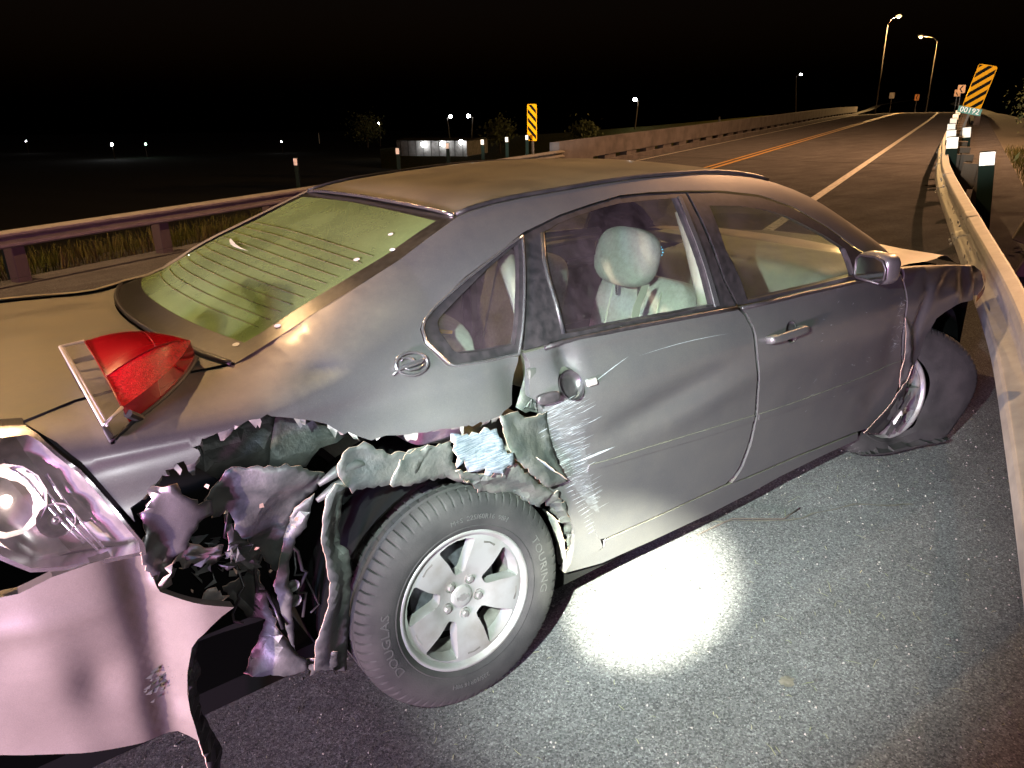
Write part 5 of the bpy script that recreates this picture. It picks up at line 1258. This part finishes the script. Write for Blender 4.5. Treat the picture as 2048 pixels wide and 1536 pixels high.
lamp(.6, 10.0, 11.6, 1.8, 'street lamp beyond the far rail, just out of the picture on the left', power=8600, col=(1,.60,.27), r_=.2)
lamp(22, -6.6, 12.0, -1.6, 'unseen street lamp added right of the rail to brighten the far road', power=25000, r_=.2, col=(1,.52,.25))  # added out of view to brighten the far road
# far lamps and yard lights out in the dark: direction from the viewer and distance
CP = Vector((-.995,-2.457,1.698))
def far(px, py, D):
    d = _F+_R2*((px-1024)/1504.5)-_U2*((py-768)/1504.5); d.normalize(); return CP+d*D
def farlamp(px, py, D, label, mat, h, r_, arm=0., power=0, col=(1,.95,.85)):
    e = far(px, py, D); b0 = Vector((e.x,e.y,e.z-h)); r = thing('yard_lamp', label, 'lamp', tuple(b0), 'far lamps')
    side = Vector((_R2.x,_R2.y,0)).normalized()
    MB().tube([b0, e+side*arm+Vector((0,0,-.3)), e+Vector((0,0,.1))], [.12,.09,.06], 6).build('pole', 'polemetal', r, True)
    v, f = blob(e, (r_*2,r_*2,r_*2), 1, 1, 12, 8); MB().add(v, f).build('bulb', mat, r, True)
    if power: light('yard_lamp_light', 'POINT', e+Vector((0,0,-.4)), power, col, shadow_soft_size=.2)
farlamp(901,233,150,'left one of two white pole lamps behind the low warehouse','coolamp',8,.30,-.6); farlamp(937,232,150,'right one of two white pole lamps behind the low warehouse','coolamp',8,.30,.8)
farlamp(1270,199,120,'white pole lamp standing on the far grassy bank','coolamp',5.6,.26,.5)
farlamp(1602,149,190,'faint pole lamp high over the far bridge','coolamp',10,.20,-1.); farlamp(757,246,180,'small lamp above the lit grass left of the warehouse','coolamp',5,.16,.3,160,(1,.75,.35))
farlamp(224,289,200,'bright white yard lamp beside a shed roof far left','coolamp',7,.30); farlamp(291,288,210,'greenish yard lamp far left','greenlamp',7,.2,-.2)
farlamp(52,282,260,'lone tiny lamp at the far left edge','coolamp',6,.14); farlamp(563,283,230,'tiny lamp left of the pale shed','coolamp',6,.14)
farlamp(1439,236,70,'tiny white lamp above the far parapet','coolamp',.6,.05); 
# chevrons and a white sign beyond the crest
def sl_of(p): return p.dot(E_), p.dot(N_)-bend(p.dot(E_))
def farsign(px, py, D, w, h, label, chev=True):
    c = far(px, py, D); s, l = sl_of(c); zb = c.z-h/2-roadz(s, l)
    if chev: chevron(s, l, zb, w, h, label)
    else: board('white_sign', s, l, zb, w, h, label, 'white')
farsign(1923,178,75,.55,.62,'orange chevron sign nearest the right rail'); farsign(1915,186,86,.50,.60,'orange chevron sign just left of the nearest one'); farsign(1834,195,92,.42,.60,'orange chevron sign out in the dark beyond the crest'); farsign(1784,191,88,.48,.55,'small white sign standing beyond the crest',False)
MB().tube([far(637,266,239), far(639,287,239)], .14, 6).build('lit_mast', 'white', None); tag(bpy.data.objects['lit_mast'], 'narrow pale mast above the dim shed', 'mast')
# ---------------------------------------------------------------- warehouse with three wall lamps
p0 = far(795,310,92); p1 = far(934,303,88); p0.z = p1.z = min(p0.z,p1.z)-.1
ax = (p1-p0); ax.z = 0; Lw = ax.length; ax.normalize(); dp = Vector((-ax.y,ax.x,0))
WH = thing('warehouse', 'long low warehouse with three bright wall lamps in the valley', 'building', tuple(p0))
Hh = far(870,281,90).z-p0.z
b = MB(); b.add([p0,p1,p1+dp*6,p0+dp*6,p0+Vector((0,0,Hh)),p1+Vector((0,0,Hh)),p1+dp*6+Vector((0,0,Hh)),p0+dp*6+Vector((0,0,Hh))], [(0,1,5,4),(1,2,6,5),(2,3,7,6),(3,0,4,7)]); b.build('wall', 'siding', WH)
b = MB(); up = Vector((0,0,Hh+.02)); b.add([p0-ax*.4-dp*.4+up,p1+ax*.4-dp*.4+up,p1+ax*.4+dp*6.4+up,p0-ax*.4+dp*6.4+up,p0-ax*.4+dp*3+up+Vector((0,0,.15)),p1+ax*.4+dp*3+up+Vector((0,0,.15))], [(0,1,5,4),(3,4,5,2),(0,4,3),(1,2,5)]); b.build('roof', 'roofing', WH)
for k in range(9):
    q = p0+ax*(Lw*(k+.5)/9); b = MB(); b.add([q-dp*.03-ax*.05,q-dp*.03+ax*.05,q-dp*.03+ax*.05+Vector((0,0,Hh)),q-dp*.03-ax*.05+Vector((0,0,Hh))], [(0,1,2,3)]); b.build('siding_batten', 'roofing', WH)
for px, py in ((846,289),(884,287),(922,284)):
    c = p0+ax*(Lw*(px-795)/(936-795)); 
    d = far(px,py,1)-CP; t_ = (c-dp*.5-CP).dot(dp)/d.dot(dp); c = CP+d*t_
    v, f = blob(c, (.40,.40,.5), 1, 1, 12, 8); lf = MB().add(v, f).build('wall_lamp', 'coolamp', WH, True)
    light('wall_lamp_light', 'POINT', c-dp*.35, 5, (1,.93,.80), shadow_soft_size=.15)
# ---------------------------------------------------------------- grassy bank of the far ramp
v = []; f = []
R0 = [(760,300,150),(860,287,145),(960,276,140),(1100,268,130),(1300,252,120),(1520,232,115),(1700,222,120)]
for i, (x, y, D) in enumerate(R0):
    a = far(x, y, D); o_ = (a-CP); o_.z = 0; o_.normalize()
    for k, (dd, dz) in enumerate(((-22,-5.),(-14,-3.6),(-6,-1.2),(0,0),(9,-.3))): v.append(a+o_*dd+Vector((0,0,dz)))
for i in range(len(R0)-1):
    for k in range(4): f.append((i*5+k,i*5+k+1,(i+1)*5+k+1,(i+1)*5+k))
bk = mesh('grassy_bank', v, f, 'grass'); tag(bk, kind='structure')
if bk.data.polygons[0].normal.z < 0: bk.data.flip_normals()
# ---------------------------------------------------------------- grass and bushes
def blades(name, n, fn, hmin, hmax, label, seed):
    r = random.Random(seed); m_ = MB()
    V = []; F = []
    for i in range(n):
        p = fn(r); h = r.uniform(hmin,hmax); a = r.uniform(0,2*pi); w = r.uniform(.004,.010); d = Vector((cos(a),sin(a),0)); ln = Vector((r.uniform(-.4,.4),r.uniform(-.4,.4),0))*h
        k = len(V); V += [p-d*w, p+d*w, p+d*w*.6+Vector((0,0,h*.6))+ln*.4, p-d*w*.6+Vector((0,0,h*.6))+ln*.4, p+Vector((0,0,h*.92))+ln]
        F += [(k,k+1,k+2,k+3),(k+3,k+2,k+4)]
    return tag(mesh(name, V, F, 'grass'), label, 'grass', kind='stuff')
def gp1(r):
    s = r.uniform(-9,16); l = 7.55+abs(r.gauss(0,1.2)); p = E_*s+N_*l; return Vector((p.x,p.y,terr(s,l)-.01))
blades('grass', 15000, gp1, .08, .34, 'rough green grass under and behind the far rail', 31)
def gp2(r):
    s = r.uniform(4,26); l = -3.0-abs(r.gauss(0,1.6)); p = E_*s+N_*l; return Vector((p.x,p.y,terr(s,l)-.01))
blades('grass', 8000, gp2, .08, .35, 'dry grass on the slope right of the bent rail', 32)
def bush(s, l, h, w, label, seed, n=2600, cat='bush'):
    r = random.Random(seed); c = rp(s, l); c.z = terr(s, l); b_ = thing('bush', label, cat, tuple(c), 'bushes right of the rail')
    st = MB(); cl_ = []
    for k in range(9):
        a = r.uniform(0,2*pi); e = c+Vector((cos(a)*w*r.uniform(.15,.5), sin(a)*w*r.uniform(.15,.5), h*r.uniform(.55,.95))); cl_.append(e)
        st.tube([c+Vector((0,0,-.05)), c.lerp(e,.5)+Vector((r.uniform(-.1,.1),r.uniform(-.1,.1),.1)), e], [.03,.018,.006], 5)
    st.build('stems', 'bark', b_)
    V = []; F = []
    for i in range(n):
        e = r.choice(cl_); q = e+Vector((r.gauss(0,w*.16),r.gauss(0,w*.16),r.gauss(-.05*h,h*.13)))
        if q.z < c.z+.05: continue
        a = Vector((r.uniform(-1,1),r.uniform(-1,1),r.uniform(-1,1))).normalized(); t3 = a.cross(Vector((r.uniform(-1,1),r.uniform(-1,1),.3))).normalized(); L = r.uniform(.03,.075)
        k = len(V); V += [q-t3*L, q+a*L*.4, q+t3*L, q-a*L*.4]; F.append((k,k+1,k+2,k+3))
    mesh('foliage', V, F, 'leaf', b_)
bush(9.6, -3.75, 1.25, 1.3, 'dark scrubby bush at the right edge behind the leaning reflector post', 45, 3000); bush(13.5, -4.6, 2.1, 1.8, 'olive bush right of the nearest reflector post', 41, 3600); bush(18, -4.2, 1.5, 1.6, 'dark low bush behind the striped marker', 42); bush(24, -4.4, 1.8, 2.2, 'dark bush farther along behind the right rail', 43); bush(34, -5, 2.4, 2.6, 'farthest dark bush behind the right rail', 44)
for i, (px, D, hh, lab) in enumerate([(1000,110,3.2,'dark rounded shrub beside the warehouse end'),(1170,105,2.6,'dark shrub on the grassy bank'),(735,160,5.,'dark tree left of the warehouse')]):
    e = far(px, 285-i*3, D); r = random.Random(50+i); b_ = thing('tree', lab, 'tree', tuple(e), 'dark trees in the valley')
    MB().tube([e+Vector((0,0,-1.5)), e+Vector((0,0,hh*.6))], [.16,.05], 6).build('trunk', 'bark', b_)
    V = []; F = []
    for k in range(1400):
        q = e+Vector((r.gauss(0,hh*.28),r.gauss(0,hh*.28),hh*.45+r.gauss(0,hh*.22))); a = Vector((r.uniform(-1,1),r.uniform(-1,1),r.uniform(-1,1))).normalized()*.25; t3 = a.cross(Vector((r.uniform(-1,1),r.uniform(-1,1),.3)))*.8
        k0 = len(V); V += [q-a,q+t3,q+a,q-t3]; F.append((k0,k0+1,k0+2,k0+3))
    mesh('crown', V, F, 'leaf', b_)
